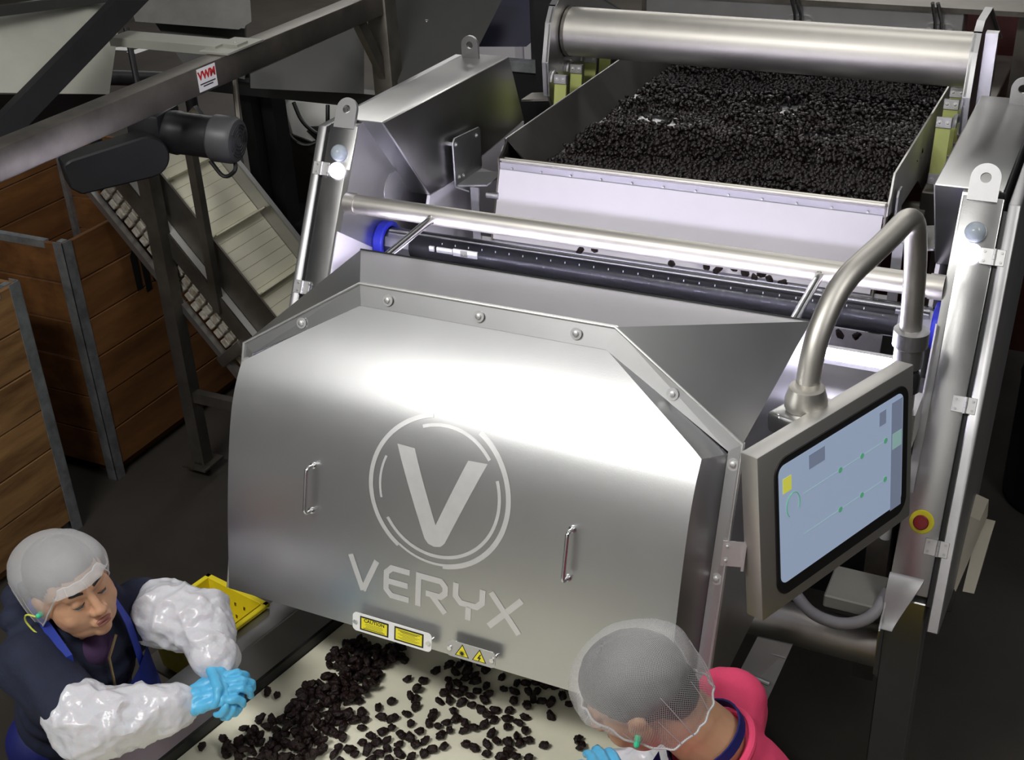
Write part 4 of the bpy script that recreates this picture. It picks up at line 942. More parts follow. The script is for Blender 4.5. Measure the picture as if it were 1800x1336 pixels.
bm = new(); box(bm, (lx - .02, 1.75, .38), (lx + .75, 1.79, .43)); obj('stretcher', bm, 'steel_old', CV)
# drive at the head of the conveyor
GM = thing('gear_motor', 'black gear motor with round vented fan cover and chain guard, above the inclined conveyor', 'motor', (-1.549,1.215,1.806))
ma, mb_ = V((-1.602,1.218,1.854)), V((-1.368,1.261,1.834)); md = (mb_ - ma).normalized(); Mm = frame_z(ma, md, (0, 0, 1)); Lm = (mb_ - ma).length
bm = new(); lathe(bm, [(.055, -.02), (.070, -.015), (.074, .02), (.070, .03), (.070, Lm * .66)], Mm, 32); obj('motor_body', bm, 'paint_grey', GM).data.materials[0] = mat('motor_black', (.020, .021, .024), .42, .2, var=.2)
bm = new(); lathe(bm, [(.072, Lm * .62), (.078, Lm * .65), (.078, Lm * .92), (.070, Lm * .985), (.058, Lm)], Mm, 32); obj('fan_cover', bm, mat('motor_grey', (.075, .075, .08), .45, .2, var=.15), GM)
for r in (.020, .032, .044, .054):
    for k in range(6):
        bm = new(); A = [2 * PI * (k + .12 + .76 * i / 5) / 6 for i in range(6)]
        tube(bm, [Mm @ V((r * math.cos(a), r * math.sin(a), Lm + .0005)) for a in A], .0026, 6); obj('fan_slot', bm, 'rubber_black', GM)
bm = new(); box(bm, (-.065, -.075, -.13), (.075, .075, -.01), Mm, .012, 2); obj('gearbox', bm, 'motor_black', GM)
bm = new(); g0, g1 = V((-1.640,1.108,1.811)), V((-1.780,0.920,1.790)); gd = (g1 - g0).normalized(); Mg = frame(g0, gd, V((0, 0, 1)).cross(gd) * -1, (0, 0, 1)); gl = (g1 - g0).length
out = [(.07 * math.cos(a), .07 * math.sin(a)) for a in [PI / 2 + PI * i / 12 for i in range(13)]] + [(gl, -.06), (gl + .03, -.03), (gl + .03, .05), (gl, .06)]
Mg2 = frame(g0, gd, (V((0, 0, 1)) - gd * gd.z), gd.cross(V((0, 0, 1))))
prism(bm, [Mg2 @ V((x, y, -.05)) for x, y in out], Mg2.to_3x3() @ V((0, 0, .10)), .006); cg = obj('chain_guard', bm, 'steel_black', GM)
place('bolt', M_BOLT, Mg2 @ Matrix.Translation((.09, 0, .051)), cg)
bm = new(); tube(bm, fillet([Mm @ V((-.07, .03, Lm * .6)), Mm @ V((-.13, .03, Lm * .8)), Mm @ V((-.09, .03, Lm * 1.0)), Mm @ V((-.06, .0, Lm * .9))], .05), .007, 8); obj('power_cable', bm, 'cable_black', GM)

# ------------------------------------------------------------------ overhead steelwork at the left
SB = thing('steel_beam', 'worn square steel beam with a white and red sticker, slanting across the upper left', 'beam', (-1.5, 1.2, 0))
bm = new(); box(bm, (-1.53, -.4, 1.995), (-1.45, 2.42, 2.085), None, .006, 2); obj('beam', bm, 'steel_old', SB)
for y in (2.36,):
    bm = new(); box(bm, (-1.53, y, 0), (-1.44, y + .09, 2.2), None, .006, 2); obj('post', bm, 'steel_old', SB)
bm = new(); prism(bm, [(-1.50, 2.37, 1.80), (-1.50, 2.37, 1.72), (-1.50, 2.20, 1.995), (-1.50, 2.26, 1.995)], (.03, 0, 0)); obj('knee_brace', bm, 'steel_old', SB)
bm = new(); box(bm, (-1.53, 2.38, 1.60), (-2.6 + .0, 2.44, 1.66)) if False else box(bm, (-2.6, 2.38, 1.60), (-1.53, 2.44, 1.66)); obj('cross_bar', bm, 'steel_black', SB)
bm = new(); box(bm, (-1.53, -.40, 0), (-1.45, -.32, 1.995)); obj('post', bm, 'steel_old', SB)
Ms = frame((-1.4485, 1.250, 2.042), (0, 1, 0), (0, 0, 1), (1, 0, 0))
bm = new(); box(bm, (-.047, -.037, 0), (.047, .037, .0012), Ms); stk = obj('sticker', bm, 'sign_white', SB, 'white sticker with red letters VWM')
obj('sticker_letters', text_bm('VWM', .036, Ms @ Matrix.Translation((0, .012, .0015)), .0003, sx=1.0, bold=.0016), 'print_red', stk)
bm = new()
for y, w in ((-.014, .078), (-.022, .05)): box(bm, (-w / 2, y - .002, .0012), (w / 2, y + .002, .0016), Ms)
obj('sticker_lines', bm, 'print_black', stk)
bm = new(); box(bm, (-1.98, 1.44, 2.088), (-1.46, 1.50, 2.10)); box(bm, (-1.98, 1.40, 2.07), (-1.52, 1.44, 2.10)); box(bm, (-1.56, 1.36, 2.086), (-1.44, 1.56, 2.092)); cpb = obj('clamp_bar', bm, 'paint_pale', SB)
place('bolt', M_BOLT, Matrix.Translation((-1.49, 1.47, 2.10)) @ Matrix.Diagonal((.7, .7, .8, 1)), cpb)
bm = new(); tube(bm, [(-1.875,1.924,1.973), (-1.789,1.794,1.696)], .012, 10); obj('hanger_rod', bm, 'steel_old', SB)

# pale sheet hopper with its black strut
HP = thing('steel_hopper', 'pale grey sheet steel hopper hanging at the top left corner', 'hopper', (-2.6, 1.3, 1.9))
hp = [(-2.350,1.145,2.223), (-2.150,1.504,2.216), (-2.120,1.650,2.167), (-1.980,1.348,1.913), (-2.200,1.071,1.971), (-2.280,0.999,1.980)]
bm = new(); prism(bm, hp, (-.02, .012, 0)); obj('hopper_side', bm, 'paint_pale', HP)
bm = new(); prism(bm, [(-2.280,0.999,1.980), (-2.200,1.071,1.971), (-1.980,1.348,1.913), (-2.250,1.322,1.740), (-2.500,1.124,1.733)], (-.02, .03, 0)); obj('hopper_throat', bm, 'steel_black', HP)
bm = new(); prism(bm, [(-2.300,1.105,2.244), (-2.050,1.672,2.206), (-2.050,1.664,2.178), (-2.300,1.094,2.209)], (.02, -.01, 0)); obj('hopper_rim', bm, 'paint_grey', HP)
ST = [(-1.920,0.724,1.960), (-1.900,0.807,1.914), (-1.900,1.546,2.201), (-1.920,1.409,2.229)]
bm = new(); prism(bm, ST, (-.05, .03, 0)); obj('strut', bm, 'steel_black', HP)
CH = thing('upper_chute', 'dim grey sheet chute above the steel beam, left of the post', 'chute', (-2.2, 2.2, 1.9))
bm = new(); prism(bm, [(-2.539,2.148,1.950), (-2.358,2.284,2.019), (-2.121,2.396,2.004), (-2.101,2.359,1.929), (-2.110,2.280,1.914)], (-.06, .05, .06)); obj('chute_lip', bm, mat('paint_mid', (.16, .16, .15), .5, .1, var=.2, vscale=6), CH)
bm = new(); prism(bm, [(-2.536,2.260,1.920), (-2.186,2.415,1.882), (-2.147,2.316,1.692), (-2.396,2.233,1.762)], (-.05, .08, 0)); obj('chute_side', bm, 'paint_grey', CH)
bm = new(); prism(bm, [(-2.004,2.177,1.764), (-1.620,2.475,1.928), (-1.568,2.342,1.673), (-1.993,2.151,1.713)], (-.05, .06, 0)); obj('chute_panel', bm, 'paint_grey', CH)
bm = new(); prism(bm, [(-1.587,2.661,1.994), (-1.169,2.862,1.974), (-1.201,2.681,1.814), (-1.248,2.627,1.765), (-1.414,2.356,1.671)], (-.03, .05, 0)); obj('chute_back', bm, 'paint_grey', CH)
place('bolt', M_BOLT, frame_z((-1.424,2.648,1.901), (.4, -.9, .1)), CH)
NC = thing('navy_chute', 'dark navy sheet chute left of the feeder cheek plate', 'chute', (-1.1, 3.0, 1.7))
bm = new(); prism(bm, [(-1.271,3.040,1.931), (-1.064,3.140,1.922), (-1.074,2.985,1.786), (-1.111,2.945,1.751), (-1.303,2.853,1.760)], (-.06, .10, 0)); obj('chute_sheet', bm, 'paint_navy', NC)
bm = new(); tube(bm, [(-1.056,3.121,1.926), (-1.063,2.973,1.797)], .006, 8); obj('chute_edge', bm, 'plastic_blue', NC)
BP = thing('black_frame', 'black steel frame with pale ledge beside the feeder tray', 'frame', (-.95, 2.75, 0))
bm = new(); box(bm, (-.955, 2.70, 0), (-.875, 2.78, 2.05)); obj('post', bm, 'steel_black', BP)
bm = new(); box(bm, (-1.6, 2.74, 1.70), (-.955, 2.80, 1.74)); obj('ledge', bm, 'galvanised', BP)
bm = new(); box(bm, (-1.35, 2.76, 1.0), (-.955, 2.79, 1.70)); obj('panel', bm, 'steel_black', BP)
bm = new(); box(bm, (-1.02, 2.80, 1.70), (-.985, 2.83, 2.0)); obj('inner_post', bm, 'steel_black', BP)
# pale stack far behind, pale tank with cables, dark columns
WT = thing('pale_tank', 'pale plastic tank with a looped black cable, behind the left column', 'tank', (-2.3, 3.0, 0))
bm = new(); prism(bm, [(-2.399,2.893,1.382), (-2.368,2.920,1.400), (-2.151,3.027,1.395), (-2.121,2.950,1.246), (-2.244,2.873,1.223), (-2.340,2.847,1.261)], (-.12, .25, 0), .01); obj('tank_shell', bm, 'white_plastic_lit_steel', WT)
bm = new(); x, y, z = (-2.285,2.888,1.075); box(bm, (x - .14, y, 0), (x + .16, y + .35, z + .22), None, .02); obj('tank_body', bm, 'paint_grey', WT)
bm = new(); tube(bm, fillet([(-2.269,2.804,1.442), (-2.219,2.778,1.358), (-2.135,2.784,1.301), (-2.103,2.819,1.330), (-2.122,2.868,1.424)], .08), .010, 8); obj('cable', bm, 'cable_black', WT)
bm = new(); tube(bm, fillet([(-2.298,2.761,1.397), (-2.253,2.718,1.291), (-2.174,2.737,1.257), (-2.120,2.782,1.284), (-2.100,2.827,1.341)], .08), .009, 8); obj('cable', bm, 'cable_black', WT)
for k, (px0, px1, py) in enumerate(((855, 908, 96), (917, 952, 90))):
    pass
bm = new(); x, y, z = (-2.342,5.350,1.157); box(bm, (x - .55, y, 0), (x, y + .5, z), None, .03, 2); tag(obj('white_bag', bm, 'white_panel'), 'white sack far behind, seen under the navy chute', 'sack')
bm = new(); x, y, z = (-2.193,5.431,1.166); box(bm, (x - .14, y, 0), (x, y + .5, z), None, .03, 2); tag(obj('white_bag', bm, 'white_panel'), 'white sack far behind, left of the black post', 'sack')
for k, (p0, p1, w) in enumerate((((-2.240,2.587,1.585), (-2.071,2.294,0.978), .05), ((-2.283,2.497,1.682), (-2.112,2.198,1.064), .03))):
    p0 = V(p0); bm = new(); box(bm, (p0.x - w, p0.y - w, 0), (p0.x + w, p0.y + w, p0.z + .1)); tag(obj('dark_post', bm, 'steel_black'), 'dark thick upright post behind the inclined conveyor' if k == 0 else 'dark thin upright post behind the motor', 'post')
pa, pb_ = V((-2.999,2.243,1.654)), V((-2.771,2.676,1.543)); DP = thing('pipe_rail', 'dark horizontal pipe rail on posts behind the slanting beam', 'rail', (pa.x, pa.y, 0))
bm = new(); tube(bm, [pa, pb_], .035, 16); obj('pipe', bm, 'steel_black', DP)
for p in (pa, pb_):
    bm = new(); tube(bm, [p, (p.x, p.y, 0)], .03, 12); obj('post', bm, 'steel_black', DP)
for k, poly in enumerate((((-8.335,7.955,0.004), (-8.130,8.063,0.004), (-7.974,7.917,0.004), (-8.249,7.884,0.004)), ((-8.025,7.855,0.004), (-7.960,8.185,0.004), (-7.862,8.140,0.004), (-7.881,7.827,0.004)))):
    bm = new(); prism(bm, poly, (0, 0, .003)); tag(obj('floor_light_patch', bm, 'sign_white'), ('short' if k == 0 else 'slanting') + ' white patch of light painted on the far floor, right of the black strut', 'light patch')  # flat white shapes stand in for bright light on the floor
bm = new(); tube(bm, [(-2.787,2.351,1.859), (-2.696,2.258,1.636)], .014, 10); tag(obj('thin_rod', bm, 'steel_black'), 'thin dark rod hanging right of the black strut', 'rod')
bm = new(); x, y, z = (-2.289,2.664,0.925); box(bm, (x - .05, y - .1, 0), (x + .40, y + .2, z), None, .03, 3); tag(obj('dark_bin', bm, 'rubber_black'), 'black bin standing behind the inclined conveyor', 'bin')
for p in ((-2.121,1.930,1.133), (-2.112,1.950,1.136), (-2.108,1.970,1.140), (-2.121,1.910,1.130), (-2.110,2.120,1.132), (-1.937,1.950,0.902), (-1.952,2.120,0.885), (-1.945,2.140,0.900)):
    prune(V(p), 'prune caught on a cleat of the steep white conveyor', 'prunes on the inclined conveyor', .9, .9)

# ------------------------------------------------------------------ people
def head_frame(c, f, pitch, roll=0.0):
    """x = the person's left, y = where the face points, z = crown"""
    f = V((f[0], f[1], 0)).normalized(); l = V((0, 0, 1)).cross(f)
    F = f * math.cos(pitch) - V((0, 0, 1)) * math.sin(pitch); U = f * math.sin(pitch) + V((0, 0, 1)) * math.cos(pitch)
    return frame(c, l, F, U) @ Matrix.Rotation(roll, 4, 'Y') @ Matrix.Diagonal((1, 1, 1, 1))
def H_ell(bm, M, c, r, sub=3): ellip(bm, M @ V(c), r, M.to_3x3(), sub)
def H_cap(bm, M, a, ra, b_, rb): capsule(bm, M @ V(a), ra, M @ V(b_), rb, 14)
def head_shapes(bm, M, plump=1.0):
    H_ell(bm, M, (0, -.012, .035), (.076, .097, .085)); H_ell(bm, M, (0, .030, -.032), (.064 * plump, .062, .082))
    H_ell(bm, M, (0, .034, -.082), (.050 * plump, .046, .036)); H_ell(bm, M, (0, .066, -.098), (.024, .020, .019))
    for s in (-1, 1):
        H_ell(bm, M, (s * .036, .054, -.040), (.029 * plump, .027, .030)); H_cap(bm, M, (s * .046, .074, .020), .010, (s * .012, .085, .017), .010)
        H_ell(bm, M, (s * .013, .098, -.037), (.010, .011, .009)); H_ell(bm, M, (s * .079, -.006, -.012), (.010, .021, .031)); H_ell(bm, M, (s * .082, -.012, .006), (.008, .018, .016))
        H_ell(bm, M, (s * .031, .077, -.003), (.016, .011, .010))
    H_cap(bm, M, (0, .087, .010), .009, (0, .106, -.028), .011); H_ell(bm, M, (0, .109, -.034), (.015, .012, .011))
    H_ell(bm, M, (0, .086, -.068), (.027, .014, .016))
def face_details(M, person):
    bm = new(); H_ell(bm, M, (0, .0985, -.0625), (.021, .006, .0045), 2); lp = obj('upper_lip', bm, 'lip', person)
    bm = new(); H_ell(bm, M, (0, .0965, -.0725), (.018, .007, .0055), 2); obj('lower_lip', bm, 'lip', person)
    for s in (-1, 1):
        bm = new(); pts = [M @ V((s * x, y, z)) for x, y, z in ((.014, .0935, .0205), (.028, .0900, .0255), (.042, .0805, .0235), (.050, .0705, .018))]; tube(bm, pts, [.003, .0042, .0036, .002], 8); obj('eyebrow', bm, 'hair_black', person)
        bm = new(); pts = [M @ V((s * x, y, z)) for x, y, z in ((.017, .0855, -.0055), (.027, .0895, -.0095), (.038, .0855, -.0095), (.046, .0755, -.0055))]; tube(bm, pts, [.0012, .0022, .0022, .0012], 6); obj('eyelash_line', bm, 'hair_black', person)
        bm = new(); pts = [M @ V((s * x, y, z)) for x, y, z in ((.018, .0840, -.0075), (.027, .0875, -.0125), (.037, .0840, -.0125), (.044, .0760, -.0085))]; tube(bm, pts, [.001, .002, .002, .001], 6); obj('eye', bm, 'eye_white', person)
def hair_cap(M, person, low=-.06):
    bm = new(); H_ell(bm, M, (0, -.016, .037), (.080, .100, .089), 4)
    H_ell(bm, M, (0, -.062, -.018), (.060, .046, .058)); bm = remesh(bm, .006, 3)
    inv = M.inverted()
    def keep(p):                                    # hairline: forehead, temples, nape
        q_ = inv @ p; return q_.z > (.052 if q_.y > .05 else (.052 - (.05 - q_.y) * 1.05 if q_.y > -.03 else -.06))
    bmesh.ops.delete(bm, geom=[v for v in bm.verts if not keep(v.co)], context='VERTS')
    wrinkle(bm, lambda p: .002 * noise.noise((inv @ p) * 60))
    return obj('hair', bm, 'hair_black', person)
def hair_net(M, person, m, r, c, rim, seed, bulge, scl=1.0):
    """baggy net: meridians gathered at an elastic rim; rim(a) gives its height in the head frame"""
    bm = new(); NA, NP = 120, 44; uvl = bm.loops.layers.uv.new('UVMap'); R_ = []
    for j in range(NP + 1):
        t = j / NP; row = []
        for i in range(NA):
            a = 2 * PI * i / NA; zr = rim(a)
            # polar profile from crown to gathered rim
            ph = t * (PI / 2 + .48); rr = math.sin(min(ph, PI / 2 + .48)); zz = math.cos(ph)
            zr_n = (zr - c[2]) / r[2]; lim = math.cos(PI / 2 + .48)
            zz = zz if zz > 0 else zz * (zr_n / lim)
            gather = max(0, t - .45) / .55
            fold = (FOLD * gather * math.sin(a * 17 + 3 * noise.noise(V((math.cos(a) * 2, math.sin(a) * 2, seed)))) + .05 * noise.noise(V((math.cos(a) * 1.7, math.sin(a) * 1.7, t * 2.2 + seed))) * math.sin(PI * min(1, t * 1.2)) + .02 * noise.noise(V((math.cos(a) * 5, math.sin(a) * 5, t * 6 + seed))))
            k = rr * (1 + fold) * (1 + bulge(a) * math.sin(PI * min(1, t)))
            p = V((c[0] + r[0] * k * math.cos(a), c[1] + r[1] * k * math.sin(a), c[2] + r[2] * zz * (1 + .03 * noise.noise(V((a, t * 3, seed))))))
            row.append(bm.verts.new(M @ p))
        R_.append(row)
    PTS = [[v.co.copy() for v in row] for row in R_]
    for j in range(NP):
        for i in range(NA):
            i2 = (i + 1) % NA
            try: f = bm.faces.new((R_[j][i], R_[j][i2], R_[j + 1][i2], R_[j + 1][i]))
            except ValueError: continue
            for lp, (u, v) in zip(f.loops, ((i / NA, j / NP), ((i + 1) / NA, j / NP), ((i + 1) / NA, (j + 1) / NP), (i / NA, (j + 1) / NP))): lp[uvl].uv = (u * 2.4 * scl, v * 1.0 * scl)
    hn = obj('hair_net', bm, m, person, 'white gathered hair net')
    for p in hn.data.polygons: p.use_smooth = True
    bm = new(); tube(bm, [v for v in [M @ (M.inverted() @ (R0)) for R0 in PTS[-1]]], .0022, 6, close=True); obj('net_elastic', bm, mat('elastic_white', (.62, .62, .64), .7) if 'elastic_white' not in MAT else 'elastic_white', hn)
    for k in range(14):                              # gathered folds run up from the rim
        i = int(NA * (k + .5 + .3 * math.sin(k * 2.3)) / 14) % NA; n_ = 9 + int(7 * abs(math.sin(k * 1.7)))
        pts = [R0[i] for R0 in PTS[-n_:]]; bm = new(); tube(bm, [p + (p - M.translation).normalized() * .001 for p in pts[::2]] , [.0004 + .0010 * j / (len(pts[::2])) for j in range(len(pts[::2]))], 5); obj('net_fold', bm, 'elastic_white', hn)
    return hn
def RIM(R_, person): return [v.co + LOC[person.name] for v in R_[-1]] if False else _rim_pts
_rim_pts = []
def hand(bm, w, d, up, side, curl, sc=1.0, spread=.0):
    """gloved hand: w wrist, d finger direction, up = back of the hand, side +1 puts the thumb on +x"""
    d = V(d).normalized(); up = V(up); up = (up - d * up.dot(d)).normalized(); x = d.cross(up) * side
    P_ = lambda a, b_, c: V(w) + (x * a + d * b_ + up * c) * sc
    M = frame(V(w), x, d, up) if x.cross(d).dot(up) > 0 else frame(V(w), -x, d, up)
    sgn = 1 if x.cross(d).dot(up) > 0 else -1
    capsule(bm, P_(0, -.03, 0), .027 * sc, P_(0, .02, 0), .029 * sc, 14, (up, .78))
    for fx in (-.030, -.010, .010, .030): capsule(bm, P_(fx * .75, .015, 0), .015 * sc, P_(fx, .082, 0), .0125 * sc, 12)
    for (fx, L, b0) in ((.032, .070, .086), (.0105, .080, .090), (-.0105, .075, .088), (-.032, .058, .080)):
        p = P_(fx, b0, 0); ang = 0.0; rr = .0105 * sc
        for i, k in enumerate((.46, .30, .24)):
            ang += curl[i]; dv = d * math.cos(ang) - up * math.sin(ang) + x * spread * fx * 8
            q_ = p + dv.normalized() * L * k * sc; capsule(bm, p, rr, q_, rr * .92, 10); p = q_; rr *= .93
    a = P_(.026, .012, -.006); b_ = P_(.050, .045, -.018); c = P_(.047, .078, -.030); e = P_(.036, .098, -.036)
    capsule(bm, a, .016 * sc, b_, .0125 * sc, 10); capsule(bm, b_, .0115 * sc, c, .0105 * sc, 10); capsule(bm, c, .0105 * sc, e, .009 * sc, 10)
def crinkle(amp, fr, o):
    return lambda p: amp * min(1.3, max(0.0, (noise.ridged_multi_fractal(p * fr + o, .8, 2.0, 2, 1.0, 2.0) - .7))) * .75 + amp * .22 * noise.noise(p * fr * 2.6 + o)

# ---- worker in the navy hoodie, leaning on the left rail
Hc = V((-0.755,-0.329,1.338)); fw = V((.965, -.262, 0)); lf = V((.262, .965, 0)); up = V((0, 0, 1))
M1 = head_frame(Hc, fw, math.radians(-9), math.radians(-7))
RS, RE, RW = V((-0.801,-0.459,1.209)), V((-0.618,-0.487,1.098)), V((-0.466,-0.354,1.104))
LS, LE, LW = V((-0.730,-0.179,1.168)), V((-0.548,-0.161,1.171)), V((-0.444,-0.242,1.142))
NB = (RS + LS) / 2 + V((0, 0, .03)) - fw * .02
pel = V((NB.x - .16, NB.y + .03, .80))
P1 = thing('person', 'person in navy hoodie, blue apron and white hair net leaning on the belt rail', 'person', (pel.x, pel.y, 0))
bm = new(); head_shapes(bm, M1, 1.22)
capsule(bm, M1 @ V((0, -.025, -.06)), .056, NB + V((0, 0, .0)), .062, 18)
ch1 = NB + V((-.03, 0, -.16))
for s, S_ in ((1, LS), (-1, RS)): capsule(bm, NB + V((0, 0, -.05)), .055, S_ + V((0, 0, -.02)), .048)
capsule(bm, ch1, .115, pel, .12, 20, (fw, .8))
for S_, E_, W_ in ((LS, LE, LW), (RS, RE, RW)): capsule(bm, S_, .045, E_, .038); capsule(bm, E_, .038, W_, .026)
for s in (-1, 1):
    hip = pel + lf * s * .085; kn = V((hip.x + .03, hip.y, .44)); an = V((hip.x - .02, hip.y, .07))
    capsule(bm, hip, .082, kn, .055); capsule(bm, kn, .055, an, .038); capsule(bm, an + V((0, 0, -.03)), .035, an + fw * .14 + V((0, 0, -.045)), .022)
bm = remesh(bm, .0036, 4, .5); obj('body', bm, 'skin_face', P1, 'face and neck')
face_details(M1, P1); hair_cap(M1, P1)
# hoodie
bm = new()
capsule(bm, NB + V((-.02, 0, -.13)), .135, pel + V((0, 0, .02)), .145, 22, (fw, .82))
for S_, E_ in ((LS, LE), (RS, RE)):
    capsule(bm, NB + V((0, 0, -.075)), .072, S_ + V((0, 0, -.015)), .072); capsule(bm, S_ + V((0, 0, -.01)), .078, E_, .066)
    capsule(bm, ch1, .10, S_ + V((0, 0, -.04)), .055)
hoodc = NB + V((-.045, 0, .03)); 
for k in range(9):                                   # bunched hood round the neck and down the back
    a = PI * (.12 + 1.76 * k / 8); p = hoodc + (fw * math.cos(a) * .075 + lf * math.sin(a) * .105) + V((0, 0, .012 - .035 * math.cos(a)))
    ellip(bm, p, (.040, .040, .034))
ellip(bm, hoodc - fw * .075 + V((0, 0, -.02)), (.06, .10, .06))
bm = remesh(bm, .007, 5, .5)
wrinkle(bm, lambda p: .006 * noise.noise(p * 9) + .004 * math.sin((p.z * .8 + p.x * .6) * 75 + 4 * noise.noise(p * 5)))
hood = obj('hoodie', bm, 'cotton_navy', P1, 'navy zip hoodie')
fc = NB + fw * .10 + V((0, 0, -.05))
bm = new(); ellip(bm, NB + fw * .055 + V((0, 0, -.06)), (.045, .05, .045), None, 3); obj('undershirt', bm, 'cotton_purple', P1)
z0 = M1 @ V((0, .0, -.19)) + fw * .045
bm = new(); za = NB + fw * .118 + V((0, 0, -.055)); zb = NB + fw * .118 + V((-.005, 0, -.16))
tube(bm, [za + lf * .03 + V((0, 0, .05)), za, zb], .0035, 6); obj('zip', bm, 'brass_zip', hood)
bm = new(); Mz = frame_z(zb + fw * .006, fw, (0, 0, 1)); box(bm, (-.022, -.007, 0), (.016, .007, .005), Mz, .002); obj('zip_puller', bm, 'steel_satin', hood)
# trousers
bm = new(); capsule(bm, pel + V((0, 0, .04)), .13, pel, .135, 18, (fw, .85))
for s in (-1, 1):
    hip = pel + lf * s * .085; kn = V((hip.x + .03, hip.y, .44)); an = V((hip.x - .02, hip.y, .09)); capsule(bm, hip, .092, kn, .068); capsule(bm, kn, .068, an, .055)
bm = remesh(bm, .012, 3); obj('trousers', bm, 'strap_navy', P1)
for s in (-1, 1):
    bm = new(); an = pel + lf * s * .085; an = V((an.x - .02, an.y, .045)); capsule(bm, an, .045, an + fw * .15 - V((0, 0, .012)), .033, 14); bm = remesh(bm, .008, 2); bmesh.ops.bisect_plane(bm, geom=bm.verts[:] + bm.edges[:] + bm.faces[:], plane_co=(0, 0, .001), plane_no=(0, 0, -1), clear_outer=True); obj('shoe', bm, 'rubber_black', P1)
# apron: bib with two straps to the neck
def strap(pts, w, m, parent, nrm_from, name='apron_strap', t=.0018):
    bm = new(); pts = [V(p) for p in pts]; pr = None
    for i, p in enumerate(pts):
        tdir = (pts[min(i + 1, len(pts) - 1)] - pts[max(i - 1, 0)]).normalized(); nn_ = (p - V(nrm_from(p))).normalized(); sd_ = tdir.cross(nn_).normalized()
        ring_ = [bm.verts.new(p + sd_ * (w / 2) + nn_ * t), bm.verts.new(p - sd_ * (w / 2) + nn_ * t), bm.verts.new(p - sd_ * (w / 2)), bm.verts.new(p + sd_ * (w / 2))]
        if pr:
            for k in range(4): bm.faces.new((pr[k], pr[(k + 1) % 4], ring_[(k + 1) % 4], ring_[k]))
        else: bm.faces.new(ring_)
        pr = ring_
    bm.faces.new(pr[::-1]); return obj(name, bm, m, parent)
ax1 = lambda p: V((NB.x - .04, NB.y, p[2] - .02))
def chest(l_, z_, out=.0):                           # point on the hoodie front: l_ to her left, z_ below the neck base
    c = NB + V((-.02, 0, z_)) + V((-.35 * min(0, z_ + .1) * -1, 0, 0)) * 0
    rr = .112 + .03 * min(1, -z_ / .2); return c + fw * (math.sqrt(max(.0001, 1 - (l_ / .155) ** 2)) * rr + .004 + out) + lf * l_
strap([NB + V((-.04, 0, .085)) - lf * .07, NB + lf * -.085 + fw * .02 + V((0, 0, .065)), chest(-.082, .0, .02), chest(-.085, -.08, .012), chest(-.085, -.16, .012), chest(-.085, -.22, .010)], .026, 'apron_blue', P1, ax1)
strap([NB + V((-.04, 0, .085)) + lf * .07, NB + lf * .080 + fw * .02 + V((0, 0, .065)), chest(.078, .0, .02), chest(.085, -.07, .012), chest(.085, -.14, .012)], .026, 'apron_blue', P1, ax1)
bm = new(); rows_ = []
for j in range(15):
    z_ = -.13 - j * .035; row = []
    for i in range(13):
        u = -1 + 2 * i / 12; top = -.10 - .05 * (1 - abs(u)) if j == 0 else z_
        hw_ = .115 + .02 * min(1, j / 3); row.append(bm.verts.new(chest(u * hw_, top, .014 + .006 * noise.noise(V((u * 2, z_ * 8, 0))) + .012)))
    rows_.append(row)
for a, b_ in zip(rows_, rows_[1:]):
    for i in range(12): bm.faces.new((a[i], a[i + 1], b_[i + 1], b_[i]))
r_ = bmesh.ops.solidify(bm, geom=bm.faces[:], thickness=.003); obj('apron', bm, 'apron_blue', P1, 'royal blue apron bib')
# plastic oversleeves and blue gloves
bm = new(); up2 = RE + (RS - RE).normalized() * .035
capsule(bm, up2, .076, RE, .078); capsule(bm, RE, .078, RE.lerp(RW, .5), .069); capsule(bm, RE.lerp(RW, .5), .066, RE.lerp(RW, .9), .054); capsule(bm, RE.lerp(RW, .9), .05, RW, .036)
bm = remesh(bm, .005, 3); wrinkle(bm, crinkle(.017, 13, V((3, 1, 4)))); obj('oversleeve', bm, 'sleeve_plastic', P1, 'crinkled white plastic oversleeve')
bm = new(); up3 = LE + (LS - LE).normalized() * .10
capsule(bm, up3, .080, LE, .078); capsule(bm, LE, .074, LE.lerp(LW, .5), .062); capsule(bm, LE.lerp(LW, .5), .062, LE.lerp(LW, .85), .056); capsule(bm, LE.lerp(LW, .85), .052, LW, .040)
bm = remesh(bm, .005, 3); wrinkle(bm, crinkle(.017, 13, V((7, 5, 1)))); obj('oversleeve', bm, 'sleeve_plastic', P1, 'crinkled white plastic oversleeve')
bm = new(); hw0 = RW + (RW - RE).normalized() * .015; hd = (V((-0.381,-0.292,1.133)) - hw0)
hand(bm, hw0, hd, V((-.15, -.42, .9)), -1, (.35, .75, .8), 1.06)
bm = remesh(bm, .0030, 3, .5); wrinkle(bm, lambda p: .0012 * noise.noise(p * 70) + .001 * math.sin(p.x * 220 + 5 * noise.noise(p * 25))); obj('glove', bm, 'nitrile_blue', P1, 'blue nitrile glove, fingers folded over the other hand')
bm = new(); hw1 = LW + (LW - LE).normalized() * .01; hd = (V((-0.373,-0.292,1.126)) - hw1)
hand(bm, hw1, hd, V((.75, .15, .6)), -1, (.6, .9, .8), .96)
bm = remesh(bm, .0030, 3, .5); wrinkle(bm, lambda p: .0012 * noise.noise(p * 70)); obj('glove', bm, 'nitrile_blue', P1, 'blue nitrile glove of the lower hand')
def rim1(a):                                         # a = 0 her left, pi/2 face, pi her right
    f_ = math.sin(a); return .050 if f_ > .8 else (-.066 + (f_ + 1) / 1.8 * .0) + .106 * max(0, (f_ + .15) / .95) ** 1.3 if f_ > -.15 else -.076
